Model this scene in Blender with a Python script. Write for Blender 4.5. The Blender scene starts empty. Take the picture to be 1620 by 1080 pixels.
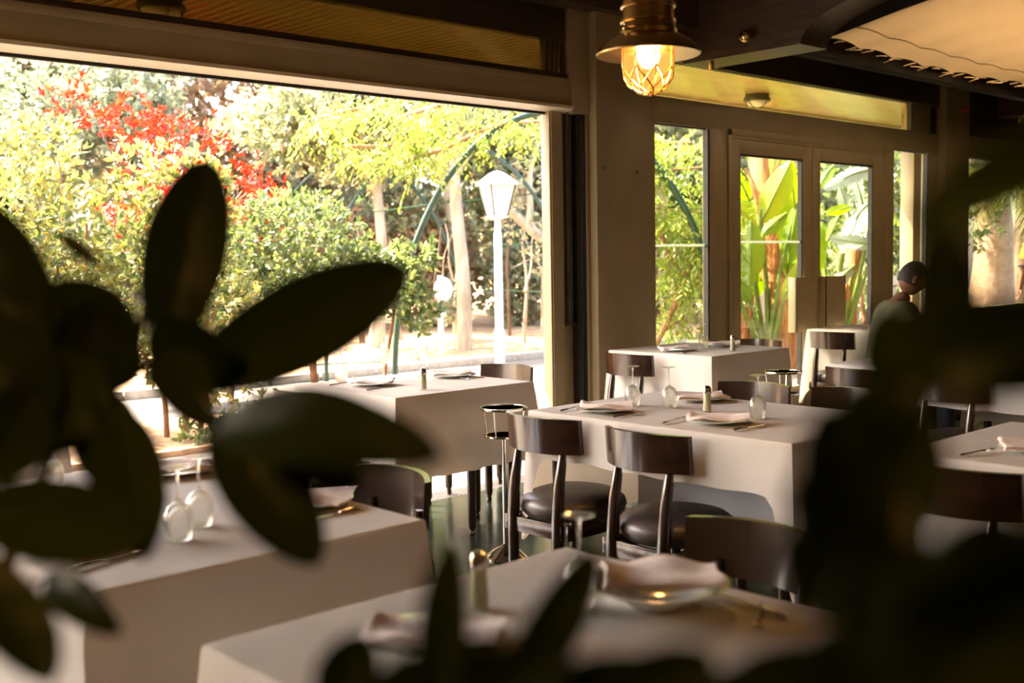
import bpy, bmesh, math, random
import numpy as np
from mathutils import Vector, Matrix
PI = math.pi
SC = bpy.context.scene
COL = SC.collection

# ---------------------------------------------------------------- camera
F_PX, CX, CY = 1750.0, 810.0, 540.0
ROLL, HOR, EYE = 0.0166, 410.0, 1.52
def _n(v):
    v = np.array(v, float); return v / np.linalg.norm(v)
_vx = 2700.0
_X = _n([_vx - CX, HOR - ROLL * (_vx - CX) - CY, F_PX])
_up = _n(np.cross([1000, HOR - ROLL * 1000 - CY, F_PX], [0, HOR - CY, F_PX]))
if _up[1] > 0: _up = -_up
_Y = _n(np.cross(_up, _X))
_R = np.array([_X, _Y, _up])
_r, _u, _b = _R @ [1, 0, 0], _R @ [0, -1, 0], _R @ [0, 0, -1]
cam_data = bpy.data.cameras.new('camera')
cam = bpy.data.objects.new('camera', cam_data); COL.objects.link(cam)
cam.matrix_world = Matrix(((_r[0], _u[0], _b[0], 0), (_r[1], _u[1], _b[1], 0), (_r[2], _u[2], _b[2], EYE), (0, 0, 0, 1)))
cam_data.sensor_width = 36.0
cam_data.lens = F_PX / 1620.0 * 36.0
cam_data.clip_start = 0.05
cam_data.clip_end = 300
cam_data.dof.use_dof = True
cam_data.dof.focus_distance = 6.6
cam_data.dof.aperture_fstop = 2.3
SC.camera = cam
SC.cycles.use_denoising = True
SC.cycles.max_bounces = 9
SC.cycles.diffuse_bounces = 4
SC.cycles.glossy_bounces = 4
SC.cycles.transmission_bounces = 8
SC.cycles.transparent_max_bounces = 12
SC.cycles.caustics_reflective = False
SC.cycles.caustics_refractive = False
SC.cycles.sample_clamp_indirect = 8.0

# ---------------------------------------------------------------- light
world = bpy.data.worlds.new('sky'); SC.world = world; world.use_nodes = True
wn = world.node_tree; wn.nodes.clear()
w_out = wn.nodes.new('ShaderNodeOutputWorld'); w_bg = wn.nodes.new('ShaderNodeBackground')
w_sky = wn.nodes.new('ShaderNodeTexSky'); w_sky.sky_type = 'NISHITA'
w_sky.sun_disc = False; w_sky.sun_elevation = math.radians(52); w_sky.sun_rotation = math.radians(-33)
w_sky.dust_density = 4.0; w_sky.air_density = 1.0
w_tint = wn.nodes.new('ShaderNodeMix'); w_tint.data_type = 'RGBA'; w_tint.blend_type = 'MULTIPLY'
w_tint.inputs[0].default_value = 1.0; w_tint.inputs[7].default_value = (1.0, 0.88, 0.76, 1)
wn.links.new(w_sky.outputs[0], w_tint.inputs[6]); wn.links.new(w_tint.outputs[2], w_bg.inputs[0])
wn.links.new(w_bg.outputs[0], w_out.inputs[0])
w_bg.inputs[1].default_value = 0.9
sun_d = bpy.data.lights.new('sun', 'SUN'); sun_d.energy = 13.5; sun_d.angle = math.radians(0.7); sun_d.color = (1.0, 0.86, 0.64)
sun = bpy.data.objects.new('sun', sun_d); COL.objects.link(sun)
sun.rotation_euler = Vector((-0.40, 0.61, 1.0)).to_track_quat('Z', 'Y').to_euler()
SC.view_settings.view_transform = 'Standard'; SC.view_settings.look = 'None'
SC.view_settings.gamma = 1.0; SC.view_settings.use_curve_mapping = False
SC.view_settings.exposure = 1.65

# ---------------------------------------------------------------- materials
def _mat(name):
    m = bpy.data.materials.new(name); m.use_nodes = True
    nt = m.node_tree; p = nt.nodes['Principled BSDF']
    return m, nt, p
def noise_mat(name, c1, c2, rough=0.6, scale=8.0, detail=4, stretch=(1, 1, 1), bump=0.0, bscale=None, metal=0.0, coat=0.0, spec=0.5, island=0.0, wave=None):
    m, nt, p = _mat(name)
    tc = nt.nodes.new('ShaderNodeTexCoord'); mp = nt.nodes.new('ShaderNodeMapping'); mp.inputs['Scale'].default_value = stretch
    nt.links.new(tc.outputs['Object'], mp.inputs[0])
    nz = nt.nodes.new('ShaderNodeTexNoise'); nz.inputs['Scale'].default_value = scale; nz.inputs['Detail'].default_value = detail
    nt.links.new(mp.outputs[0], nz.inputs[0])
    rp = nt.nodes.new('ShaderNodeValToRGB'); rp.color_ramp.elements[0].position = 0.35; rp.color_ramp.elements[1].position = 0.65
    rp.color_ramp.elements[0].color = (*c1, 1); rp.color_ramp.elements[1].color = (*c2, 1)
    nt.links.new(nz.outputs[0], rp.inputs[0]); nt.links.new(rp.outputs[0], p.inputs['Base Color'])
    p.inputs['Roughness'].default_value = rough; p.inputs['Metallic'].default_value = metal
    p.inputs['Coat Weight'].default_value = coat; p.inputs['Coat Roughness'].default_value = 0.12
    p.inputs['Specular IOR Level'].default_value = spec
    if bump:
        n2 = nt.nodes.new('ShaderNodeTexNoise'); n2.inputs['Scale'].default_value = bscale or scale; n2.inputs['Detail'].default_value = 5
        nt.links.new(mp.outputs[0], n2.inputs[0])
        b = nt.nodes.new('ShaderNodeBump'); b.inputs['Strength'].default_value = bump; b.inputs['Distance'].default_value = 0.02
        nt.links.new(n2.outputs[0], b.inputs['Height']); nt.links.new(b.outputs[0], p.inputs['Normal'])
    return m
def schlick(nt, f0, f1):
    lw = nt.nodes.new('ShaderNodeLayerWeight'); lw.inputs[0].default_value = 0.5
    pw = nt.nodes.new('ShaderNodeMath'); pw.operation = 'POWER'; pw.inputs[1].default_value = 5.0
    nt.links.new(lw.outputs['Facing'], pw.inputs[0])
    ma = nt.nodes.new('ShaderNodeMath'); ma.operation = 'MULTIPLY_ADD'; ma.inputs[1].default_value = f1; ma.inputs[2].default_value = f0; ma.use_clamp = True
    nt.links.new(pw.outputs[0], ma.inputs[0]); return ma
def leaf_mat(name, cols, trans=0.5, rough=0.35, gloss=0.25, veins=False, hue=0.49):
    """two sided leaf: diffuse + translucent + a waxy gloss; each leaf takes its own shade from the ramp"""
    m = bpy.data.materials.new(name); m.use_nodes = True; nt = m.node_tree; nt.nodes.clear()
    out = nt.nodes.new('ShaderNodeOutputMaterial'); g = nt.nodes.new('ShaderNodeNewGeometry')
    oi = nt.nodes.new('ShaderNodeObjectInfo')
    ad = nt.nodes.new('ShaderNodeMath'); ad.operation = 'ADD'
    nt.links.new(g.outputs['Random Per Island'], ad.inputs[0]); nt.links.new(oi.outputs['Random'], ad.inputs[1])
    fr = nt.nodes.new('ShaderNodeMath'); fr.operation = 'FRACT'; nt.links.new(ad.outputs[0], fr.inputs[0])
    rp = nt.nodes.new('ShaderNodeValToRGB'); el = rp.color_ramp.elements
    for i, c in enumerate(cols):
        pos = i / (len(cols) - 1)
        e = el[i] if i < 2 else el.new(pos)
        e.position = pos; e.color = (*c, 1)
    nt.links.new(fr.outputs[0], rp.inputs[0])
    df = nt.nodes.new('ShaderNodeBsdfDiffuse'); tr = nt.nodes.new('ShaderNodeBsdfTranslucent')
    gl = nt.nodes.new('ShaderNodeBsdfGlossy'); gl.inputs['Roughness'].default_value = rough
    hs = nt.nodes.new('ShaderNodeHueSaturation'); hs.inputs['Hue'].default_value = hue; hs.inputs['Saturation'].default_value = 1.1; hs.inputs['Value'].default_value = 1.35
    nt.links.new(rp.outputs[0], df.inputs[0]); nt.links.new(rp.outputs[0], hs.inputs['Color']); nt.links.new(hs.outputs[0], tr.inputs[0])
    a = nt.nodes.new('ShaderNodeMixShader'); a.inputs[0].default_value = trans
    nt.links.new(df.outputs[0], a.inputs[1]); nt.links.new(tr.outputs[0], a.inputs[2])
    b = nt.nodes.new('ShaderNodeMixShader'); ml = schlick(nt, 0.10 * gloss, gloss * 2.0)
    nt.links.new(ml.outputs[0], b.inputs[0])
    nt.links.new(a.outputs[0], b.inputs[1]); nt.links.new(gl.outputs[0], b.inputs[2])
    nt.links.new(b.outputs[0], out.inputs[0])
    if veins:
        tc = nt.nodes.new('ShaderNodeTexCoord'); wv = nt.nodes.new('ShaderNodeTexWave'); wv.inputs['Scale'].default_value = 9; wv.inputs['Distortion'].default_value = 1.5
        wv.bands_direction = 'Y'
        nt.links.new(tc.outputs['Object'], wv.inputs[0]); bp = nt.nodes.new('ShaderNodeBump'); bp.inputs['Strength'].default_value = 0.25
        nt.links.new(wv.outputs[1], bp.inputs['Height'])
        for s in (df, tr, gl): nt.links.new(bp.outputs[0], s.inputs['Normal'])
    return m
def pane_mat(name, tint=(0.93, 0.95, 0.88), refl=1.0):
    m = bpy.data.materials.new(name); m.use_nodes = True; nt = m.node_tree; nt.nodes.clear()
    out = nt.nodes.new('ShaderNodeOutputMaterial'); t = nt.nodes.new('ShaderNodeBsdfTransparent'); t.inputs[0].default_value = (*tint, 1)
    g = nt.nodes.new('ShaderNodeBsdfGlossy'); g.inputs['Roughness'].default_value = 0.0
    ml = schlick(nt, 0.045 * refl, 0.95)
    x = nt.nodes.new('ShaderNodeMixShader'); nt.links.new(ml.outputs[0], x.inputs[0]); nt.links.new(t.outputs[0], x.inputs[1]); nt.links.new(g.outputs[0], x.inputs[2])
    nt.links.new(x.outputs[0], out.inputs[0]); return m
def emis_mat(name, col, s, base=(0.8, 0.7, 0.5)):
    m, nt, p = _mat(name); p.inputs['Base Color'].default_value = (*base, 1)
    p.inputs['Emission Color'].default_value = (*col, 1); p.inputs['Emission Strength'].default_value = s; p.inputs['Roughness'].default_value = 0.3
    return m
def glass_mat(name):
    m = bpy.data.materials.new(name); m.use_nodes = True; nt = m.node_tree; nt.nodes.clear()
    out = nt.nodes.new('ShaderNodeOutputMaterial'); g = nt.nodes.new('ShaderNodeBsdfGlass'); g.inputs['IOR'].default_value = 1.45; g.inputs['Roughness'].default_value = 0.0
    g.inputs['Color'].default_value = (0.98, 0.98, 0.96, 1)
    t = nt.nodes.new('ShaderNodeBsdfTransparent'); x = nt.nodes.new('ShaderNodeMixShader'); x.inputs[0].default_value = 0.45
    nt.links.new(t.outputs[0], x.inputs[1]); nt.links.new(g.outputs[0], x.inputs[2]); nt.links.new(x.outputs[0], out.inputs[0]); return m

M = {}
M['paint'] = noise_mat('cream_frame_paint', (0.36, 0.29, 0.165), (0.40, 0.32, 0.185), 0.42, 3, bump=0.04, bscale=60)
M['matt_black'] = noise_mat('matt_dark_timber', (0.010, 0.008, 0.006), (0.016, 0.012, 0.009), 0.9, 6, spec=0.1)
M['alu'] = noise_mat('pale_lacquered_edge', (0.66, 0.58, 0.42), (0.72, 0.64, 0.47), 0.35, 4)  # lighter than the frame paint: ground bounce put into the edge colour
M['dark_frame'] = noise_mat('dark_brown_frame', (0.035, 0.024, 0.014), (0.05, 0.034, 0.02), 0.35, 6)
M['gasket'] = noise_mat('black_gasket', (0.012, 0.010, 0.009), (0.02, 0.017, 0.014), 0.5, 10)
M['beam'] = noise_mat('dark_stained_beam', (0.045, 0.024, 0.014), (0.075, 0.040, 0.022), 0.45, 3, stretch=(8, 1, 8), bump=0.1, bscale=20)
M['beam_under'] = M['beam']
M['chair'] = noise_mat('dark_walnut', (0.016, 0.006, 0.003), (0.045, 0.017, 0.008), 0.25, 4, stretch=(6, 1, 6), coat=0.7)
M['seat'] = noise_mat('brown_leather', (0.055, 0.040, 0.034), (0.075, 0.055, 0.048), 0.38, 14, bump=0.05, bscale=90)
M['cloth'] = noise_mat('cream_tablecloth', (0.79, 0.735, 0.68), (0.84, 0.785, 0.73), 0.85, 5, bump=0.25, bscale=7, spec=0.2)
def let_through(m, tr, col):
    nt = m.node_tree; out = nt.nodes['Material Output']; p = nt.nodes['Principled BSDF']
    t = nt.nodes.new('ShaderNodeBsdfTranslucent'); t.inputs[0].default_value = (*col, 1); x = nt.nodes.new('ShaderNodeMixShader'); x.inputs[0].default_value = tr
    nt.links.new(p.outputs[0], x.inputs[1]); nt.links.new(t.outputs[0], x.inputs[2]); nt.links.new(x.outputs[0], out.inputs[0])
let_through(M['cloth'], 0.28, (0.80, 0.66, 0.48))
M['under'] = noise_mat('white_undercloth', (0.72, 0.70, 0.74), (0.78, 0.76, 0.80), 0.85, 5, spec=0.2)
M['napkin'] = noise_mat('pink_white_napkin', (0.74, 0.64, 0.60), (0.82, 0.72, 0.68), 0.85, 40, bump=0.15, bscale=60, spec=0.2)
M['china'] = noise_mat('white_china', (0.76, 0.77, 0.70), (0.80, 0.81, 0.74), 0.12, 3, coat=0.5)
M['steel'] = noise_mat('polished_steel', (0.62, 0.58, 0.52), (0.72, 0.68, 0.62), 0.12, 10, metal=1.0)
M['chrome'] = noise_mat('chrome', (0.60, 0.55, 0.47), (0.68, 0.62, 0.54), 0.08, 10, metal=1.0)
M['brass'] = noise_mat('aged_brass', (0.48, 0.30, 0.10), (0.62, 0.42, 0.16), 0.22, 12, metal=1.0)
M['brass_in'] = noise_mat('brass_shade_inside', (0.85, 0.62, 0.30), (0.9, 0.66, 0.34), 0.35, 6, metal=0.6)
M['salt'] = noise_mat('salt', (0.78, 0.72, 0.66), (0.86, 0.80, 0.74), 0.9, 150, bump=0.3, bscale=200)
M['glass'] = glass_mat('clear_glass')
M['pane'] = pane_mat('window_glass')
M['tpane'] = pane_mat('transom_glass', (0.95, 0.95, 0.70), 1.0)
M['tpane_dark'] = pane_mat('smoked_transom_glass', (0.30, 0.25, 0.12), 1.0)  # dark tint stands for the dimmer light on the soffit behind

def lamp_glass_mat():
    m = bpy.data.materials.new('amber_lamp_glass'); m.use_nodes = True; nt = m.node_tree; nt.nodes.clear()
    out = nt.nodes.new('ShaderNodeOutputMaterial'); t = nt.nodes.new('ShaderNodeBsdfTransparent'); t.inputs[0].default_value = (1.0, 0.72, 0.36, 1)
    e = nt.nodes.new('ShaderNodeEmission'); e.inputs[0].default_value = (1.0, 0.42, 0.09, 1); e.inputs[1].default_value = 0.55
    x = nt.nodes.new('ShaderNodeMixShader'); x.inputs[0].default_value = 0.55
    nt.links.new(t.outputs[0], x.inputs[1]); nt.links.new(e.outputs[0], x.inputs[2]); nt.links.new(x.outputs[0], out.inputs[0]); return m
M['lamp_glass'] = lamp_glass_mat()
M['bulb'] = emis_mat('lamp_bulb', (1.0, 0.74, 0.38), 22.0)
M['bulk_glass'] = noise_mat('bulkhead_glass', (0.75, 0.70, 0.58), (0.8, 0.75, 0.62), 0.3, 5)
M['pewter'] = noise_mat('grey_cast_metal', (0.10, 0.10, 0.07), (0.15, 0.14, 0.10), 0.5, 12, metal=0.5)
def cloth_through(name, c, tr):
    m = bpy.data.materials.new(name); m.use_nodes = True; nt = m.node_tree; nt.nodes.clear()
    out = nt.nodes.new('ShaderNodeOutputMaterial'); d = nt.nodes.new('ShaderNodeBsdfDiffuse'); t = nt.nodes.new('ShaderNodeBsdfTranslucent'); x = nt.nodes.new('ShaderNodeMixShader')
    d.inputs[0].default_value = (*c, 1); t.inputs[0].default_value = (*c, 1); x.inputs[0].default_value = tr
    nt.links.new(d.outputs[0], x.inputs[1]); nt.links.new(t.outputs[0], x.inputs[2]); nt.links.new(x.outputs[0], out.inputs[0]); return m
M['canvas'] = cloth_through('cream_canvas', (0.70, 0.52, 0.30), 0.10)
M['opal'] = cloth_through('opal_skylight_panel', (0.85, 0.78, 0.66), 0.75)
M['strip'] = cloth_through('frosted_glass_strip', (0.8, 0.85, 0.75), 0.6)
M['rope'] = noise_mat('cord', (0.30, 0.20, 0.09), (0.42, 0.30, 0.15), 0.9, 30)
M['green_tube'] = noise_mat('dark_green_enamel', (0.008, 0.040, 0.022), (0.014, 0.055, 0.030), 0.28, 8, coat=0.4)
M['white_metal'] = noise_mat('white_painted_metal', (0.72, 0.72, 0.72), (0.8, 0.8, 0.8), 0.4, 8)
M['lantern_glass'] = noise_mat('opal_lantern_glass', (0.80, 0.80, 0.78), (0.86, 0.86, 0.84), 0.2, 4)
M['bark_grey'] = noise_mat('pale_bark', (0.34, 0.26, 0.18), (0.55, 0.45, 0.34), 0.9, 6, stretch=(1, 1, .25), bump=0.6, bscale=14)
M['bark_red'] = noise_mat('orange_brown_bark', (0.26, 0.12, 0.06), (0.42, 0.22, 0.11), 0.85, 7, stretch=(1, 1, .3), bump=0.5, bscale=16)
M['bark_dark'] = noise_mat('dark_bark', (0.10, 0.065, 0.04), (0.18, 0.12, 0.08), 0.9, 7, stretch=(1, 1, .3), bump=0.6, bscale=16)
M['fibre'] = noise_mat('banana_fibre', (0.34, 0.13, 0.045), (0.62, 0.30, 0.12), 0.8, 8, stretch=(3, 3, .3), bump=0.8, bscale=18)
M['stem_green'] = noise_mat('green_stalk', (0.10, 0.17, 0.03), (0.18, 0.26, 0.05), 0.4, 10)
M['stem_dark'] = noise_mat('brown_green_stem', (0.06, 0.055, 0.02), (0.09, 0.08, 0.03), 0.6, 10)
M['soil'] = noise_mat('leaf_strewn_soil', (0.34, 0.20, 0.10), (0.60, 0.40, 0.24), 0.95, 5, detail=8, bump=0.8, bscale=12)
M['kerb'] = noise_mat('concrete_kerb', (0.45, 0.40, 0.34), (0.56, 0.50, 0.43), 0.9, 12, bump=0.3)
M['wall_in'] = noise_mat('dark_plaster', (0.16, 0.12, 0.07), (0.20, 0.15, 0.09), 0.85, 4)
M['ceil'] = noise_mat('dark_ceiling_boards', (0.06, 0.034, 0.02), (0.085, 0.05, 0.03), 0.6, 4, stretch=(6, 1, 1))
M['stone'] = noise_mat('pinkish_stone', (0.40, 0.25, 0.17), (0.54, 0.36, 0.26), 0.9, 9, bump=0.5, bscale=22)
M['pot'] = noise_mat('terracotta', (0.30, 0.12, 0.06), (0.38, 0.17, 0.09), 0.8, 9)
M['skin'] = noise_mat('brown_skin', (0.20, 0.095, 0.055), (0.25, 0.12, 0.07), 0.5, 20)
M['hair'] = noise_mat('dark_hair', (0.015, 0.011, 0.009), (0.03, 0.02, 0.016), 0.55, 60, bump=0.4)
M['shirt'] = noise_mat('olive_shirt', (0.13, 0.12, 0.07), (0.17, 0.155, 0.09), 0.85, 12, bump=0.2, bscale=9)
M['yellow'] = noise_mat('yellow_shirt', (0.62, 0.46, 0.05), (0.72, 0.55, 0.07), 0.8, 8, bump=0.2, bscale=9)
M['navy'] = noise_mat('navy_cloth', (0.012, 0.016, 0.03), (0.02, 0.024, 0.045), 0.8, 10)
M['red'] = noise_mat('red_sign_paint', (0.55, 0.04, 0.03), (0.62, 0.06, 0.04), 0.4, 10)
M['wicker'] = noise_mat('woven_cane', (0.12, 0.07, 0.03), (0.2, 0.12, 0.06), 0.7, 30)
# leaves; garden colours are washed out to stand for glare haze
M['lf_rubber'] = leaf_mat('rubber_leaf', [(0.022, 0.034, 0.006), (0.036, 0.054, 0.008)], 0.35, 0.4, 0.08)  # raised from near black: lens glare put into the leaf colour
M['lf_red'] = leaf_mat('red_photinia_leaf', [(0.50, 0.022, 0.010), (0.62, 0.035, 0.014), (0.40, 0.015, 0.010), (0.62, 0.08, 0.03)], 0.5, hue=0.5)
M['lf_yel'] = leaf_mat('yellow_green_leaf', [(0.223, 0.248, 0.074), (0.347, 0.322, 0.136), (0.124, 0.186, 0.043), (0.372, 0.310, 0.074), (0.161, 0.211, 0.062)], 0.45, gloss=0.5)
M['lf_mid'] = leaf_mat('mid_green_leaf', [(0.074, 0.124, 0.037), (0.136, 0.186, 0.056), (0.211, 0.236, 0.081)], 0.45, gloss=0.5)
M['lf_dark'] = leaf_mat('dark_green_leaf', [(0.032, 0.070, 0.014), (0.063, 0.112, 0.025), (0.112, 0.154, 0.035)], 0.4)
M['lf_vine'] = leaf_mat('vine_leaf', [(0.20, 0.29, 0.05), (0.34, 0.40, 0.08), (0.14, 0.23, 0.04), (0.40, 0.40, 0.10)], 0.55)
M['lf_tree'] = leaf_mat('tree_leaf', [(0.124, 0.174, 0.081), (0.236, 0.273, 0.136), (0.322, 0.335, 0.198), (0.409, 0.372, 0.260)], 0.45, gloss=0.5)
M['lf_grey'] = leaf_mat('grey_green_leaf', [(0.136, 0.180, 0.112), (0.223, 0.254, 0.161), (0.285, 0.298, 0.198)], 0.45, gloss=0.5)
M['lf_brown'] = leaf_mat('brown_dry_leaf', [(0.252, 0.154, 0.084), (0.364, 0.252, 0.154), (0.280, 0.238, 0.140)], 0.45)
M['lf_pale_y'] = leaf_mat('sunbleached_leaf', [(0.496, 0.480, 0.288), (0.560, 0.528, 0.352), (0.400, 0.416, 0.176)], 0.45, gloss=0.5)  # bright sunlight on the shrub painted in as a paler leaf colour
M['lf_ban'] = leaf_mat('banana_leaf', [(0.160, 0.272, 0.024), (0.256, 0.352, 0.032), (0.336, 0.400, 0.040)], 0.6, 0.3, 0.3, veins=True)
M['lf_pale'] = leaf_mat('silvery_banana_leaf', [(0.294, 0.350, 0.308), (0.364, 0.420, 0.364)], 0.4, 0.3, 0.4, veins=True)

def floor_mat():
    m, nt, p = _mat('green_polished_stone')
    tc = nt.nodes.new('ShaderNodeTexCoord')
    nz = nt.nodes.new('ShaderNodeTexNoise'); nz.inputs['Scale'].default_value = 2.5; nz.inputs['Detail'].default_value = 8; nz.inputs['Distortion'].default_value = 0.8
    nt.links.new(tc.outputs['Object'], nz.inputs[0])
    rp = nt.nodes.new('ShaderNodeValToRGB'); e = rp.color_ramp.elements
    e[0].position = 0.3; e[0].color = (0.018, 0.030, 0.022, 1); e[1].position = 0.75; e[1].color = (0.085, 0.10, 0.055, 1)
    nt.links.new(nz.outputs[0], rp.inputs[0])
    vo = nt.nodes.new('ShaderNodeTexVoronoi'); vo.feature = 'DISTANCE_TO_EDGE'; vo.inputs['Scale'].default_value = 1.1
    wp = nt.nodes.new('ShaderNodeMix'); wp.data_type = 'RGBA'; wp.inputs[0].default_value = 0.12
    n2 = nt.nodes.new('ShaderNodeTexNoise'); n2.inputs['Scale'].default_value = 5
    nt.links.new(tc.outputs['Object'], n2.inputs[0]); nt.links.new(tc.outputs['Object'], wp.inputs[6]); nt.links.new(n2.outputs[1], wp.inputs[7])
    nt.links.new(wp.outputs[2], vo.inputs[0])
    r2 = nt.nodes.new('ShaderNodeValToRGB'); r2.color_ramp.elements[0].position = 0.002; r2.color_ramp.elements[0].color = (0.1, 0.1, 0.1, 1); r2.color_ramp.elements[1].position = 0.008
    nt.links.new(vo.outputs[0], r2.inputs[0])
    mx = nt.nodes.new('ShaderNodeMix'); mx.data_type = 'RGBA'; mx.blend_type = 'MULTIPLY'; mx.inputs[0].default_value = 1
    nt.links.new(rp.outputs[0], mx.inputs[6]); nt.links.new(r2.outputs[0], mx.inputs[7]); nt.links.new(mx.outputs[2], p.inputs['Base Color'])
    p.inputs['Roughness'].default_value = 0.16
    b = nt.nodes.new('ShaderNodeBump'); b.inputs['Strength'].default_value = 0.12; b.inputs['Distance'].default_value = 0.02
    nt.links.new(nz.outputs[0], b.inputs['Height']); nt.links.new(b.outputs[0], p.inputs['Normal'])
    return m
M['floor'] = floor_mat()
def asphalt_mat():
    m, nt, p = _mat('asphalt')
    tc = nt.nodes.new('ShaderNodeTexCoord')
    v = nt.nodes.new('ShaderNodeTexVoronoi'); v.inputs['Scale'].default_value = 75
    nt.links.new(tc.outputs['Object'], v.inputs[0])
    rp = nt.nodes.new('ShaderNodeValToRGB'); e = rp.color_ramp.elements
    e[0].color = (0.36, 0.33, 0.31, 1); e[1].color = (0.10, 0.09, 0.085, 1); e[0].position = 0.1; e[1].position = 0.6
    nt.links.new(v.outputs[0], rp.inputs[0]); nt.links.new(rp.outputs[0], p.inputs['Base Color'])
    p.inputs['Roughness'].default_value = 0.8
    b = nt.nodes.new('ShaderNodeBump'); b.inputs['Strength'].default_value = 0.6; b.inputs['Distance'].default_value = 0.01; b.invert = True
    nt.links.new(v.outputs[0], b.inputs['Height']); nt.links.new(b.outputs[0], p.inputs['Normal'])
    return m
M['asphalt'] = asphalt_mat()
M['plank'] = noise_mat('varnished_plank', (0.48, 0.31, 0.12), (0.58, 0.40, 0.17), 0.18, 4, stretch=(6, .6, 1), coat=0.7)

# ---------------------------------------------------------------- mesh builder
class MB:
    def __init__(s): s.v = []; s.f = []
    def add(s, vs, fs):
        o = len(s.v); s.v += [tuple(v) for v in vs]; s.f += [tuple(i + o for i in f) for f in fs]; return s
    def box(s, x0, x1, y0, y1, z0, z1, c=0.0):
        """box, edges chamfered by c"""
        if x1 < x0: x0, x1 = x1, x0
        if y1 < y0: y0, y1 = y1, y0
        if z1 < z0: z0, z1 = z1, z0
        if c <= 0:
            v = [(x, y, z) for z in (z0, z1) for y in (y0, y1) for x in (x0, x1)]
            return s.add(v, [(0, 2, 3, 1), (4, 5, 7, 6), (0, 1, 5, 4), (2, 6, 7, 3), (0, 4, 6, 2), (1, 3, 7, 5)])
        bm = bmesh.new(); bmesh.ops.create_cube(bm, size=1.0)
        for q in bm.verts:
            q.co = Vector(((x0 + x1) / 2 + q.co.x * (x1 - x0), (y0 + y1) / 2 + q.co.y * (y1 - y0), (z0 + z1) / 2 + q.co.z * (z1 - z0)))
        bmesh.ops.bevel(bm, geom=bm.edges[:], offset=c, segments=2, profile=0.5, affect='EDGES')
        bm.verts.index_update(); s.add([q.co[:] for q in bm.verts], [[q.index for q in f.verts] for f in bm.faces]); bm.free(); return s
    def lathe(s, prof, c=(0, 0, 0), n=24, a0=0, a1=2 * PI, sx=1, sy=1):
        full = abs(a1 - a0 - 2 * PI) < 1e-6; m = n if full else n + 1
        vs = []
        for r, z in prof:
            for i in range(m):
                a = a0 + (a1 - a0) * i / n; vs.append((c[0] + r * sx * math.cos(a), c[1] + r * sy * math.sin(a), c[2] + z))
        fs = []
        for j in range(len(prof) - 1):
            for i in range(n):
                k = (i + 1) % m; fs.append((j * m + i, j * m + k, (j + 1) * m + k, (j + 1) * m + i))
        if full:
            if prof[0][0] > 1e-5: fs.append(tuple(range(m - 1, -1, -1)))
            if prof[-1][0] > 1e-5: fs.append(tuple((len(prof) - 1) * m + i for i in range(m)))
        return s.add(vs, fs)
    def tube(s, pts, rad, n=8, closed=False):
        pts = [Vector(p) for p in pts]; N = len(pts)
        if not hasattr(rad, '__len__'): rad = [rad] * N
        vs = []; ref = None
        for i, p in enumerate(pts):
            a = pts[(i - 1) % N] if closed or i > 0 else p; b = pts[(i + 1) % N] if closed or i < N - 1 else p
            t = (b - a).normalized()
            if ref is None:
                ref = t.cross(Vector((0, 0, 1)))
                if ref.length < 0.05: ref = t.cross(Vector((1, 0, 0)))
            u = (ref - t * ref.dot(t)).normalized(); ref = u; w = t.cross(u)
            for k in range(n):
                q = 2 * PI * k / n; vs.append(p + (u * math.cos(q) + w * math.sin(q)) * rad[i])
        fs = []
        for i in range(N if closed else N - 1):
            j = (i + 1) % N
            for k in range(n):
                l = (k + 1) % n; fs.append((i * n + k, i * n + l, j * n + l, j * n + k))
        if not closed:
            fs.append(tuple(range(n - 1, -1, -1))); fs.append(tuple((N - 1) * n + k for k in range(n)))
        return s.add(vs, fs)
    def ring(s, c, r, t, n=32, m=6):
        return s.tube([(c[0] + r * math.cos(2 * PI * i / n), c[1] + r * math.sin(2 * PI * i / n), c[2]) for i in range(n)], t, m, True)
    def prism(s, poly, lo, hi, axis='x'):
        """closed polygon extruded along an axis"""
        n = len(poly)
        def P(a, b, h): return {'x': (h, a, b), 'y': (a, h, b), 'z': (a, b, h)}[axis]
        vs = [P(a, b, lo) for a, b in poly] + [P(a, b, hi) for a, b in poly]
        fs = [tuple(range(n)), tuple(range(2 * n - 1, n - 1, -1))] + [(i, i + n, (i + 1) % n + n, (i + 1) % n) for i in range(n)]
        return s.add(vs, fs)
    def grid(s, fn, nu, nv):
        vs = [fn(i / nu, j / nv) for j in range(nv + 1) for i in range(nu + 1)]
        return s.add(vs, [(j * (nu + 1) + i, j * (nu + 1) + i + 1, (j + 1) * (nu + 1) + i + 1, (j + 1) * (nu + 1) + i) for j in range(nv) for i in range(nu)])
    def ball(s, c, r, n=12, m=8):
        if not hasattr(r, '__len__'): r = (r, r, r)
        return s.lathe([(max(1e-6, math.sin(PI * j / m)), -math.cos(PI * j / m)) for j in range(m + 1)], n=n)._fix(c, r, (m + 1) * n)
    def _fix(s, c, r, k):
        for i in range(len(s.v) - k, len(s.v)):
            x, y, z = s.v[i]; s.v[i] = (c[0] + x * r[0], c[1] + y * r[1], c[2] + z * r[2])
        return s
def mesh_of(name, mb, mat, smooth=True, angle=40):
    me = bpy.data.meshes.new(name); me.from_pydata(mb.v, [], mb.f)
    bm = bmesh.new(); bm.from_mesh(me)
    bmesh.ops.recalc_face_normals(bm, faces=bm.faces[:])
    if smooth:
        for f in bm.faces: f.smooth = True
        for e in bm.edges:
            if len(e.link_faces) == 2 and e.calc_face_angle(0) > math.radians(angle): e.smooth = False
    bm.to_mesh(me); bm.free()
    me.materials.append(M[mat] if isinstance(mat, str) else mat)
    return me
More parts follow.
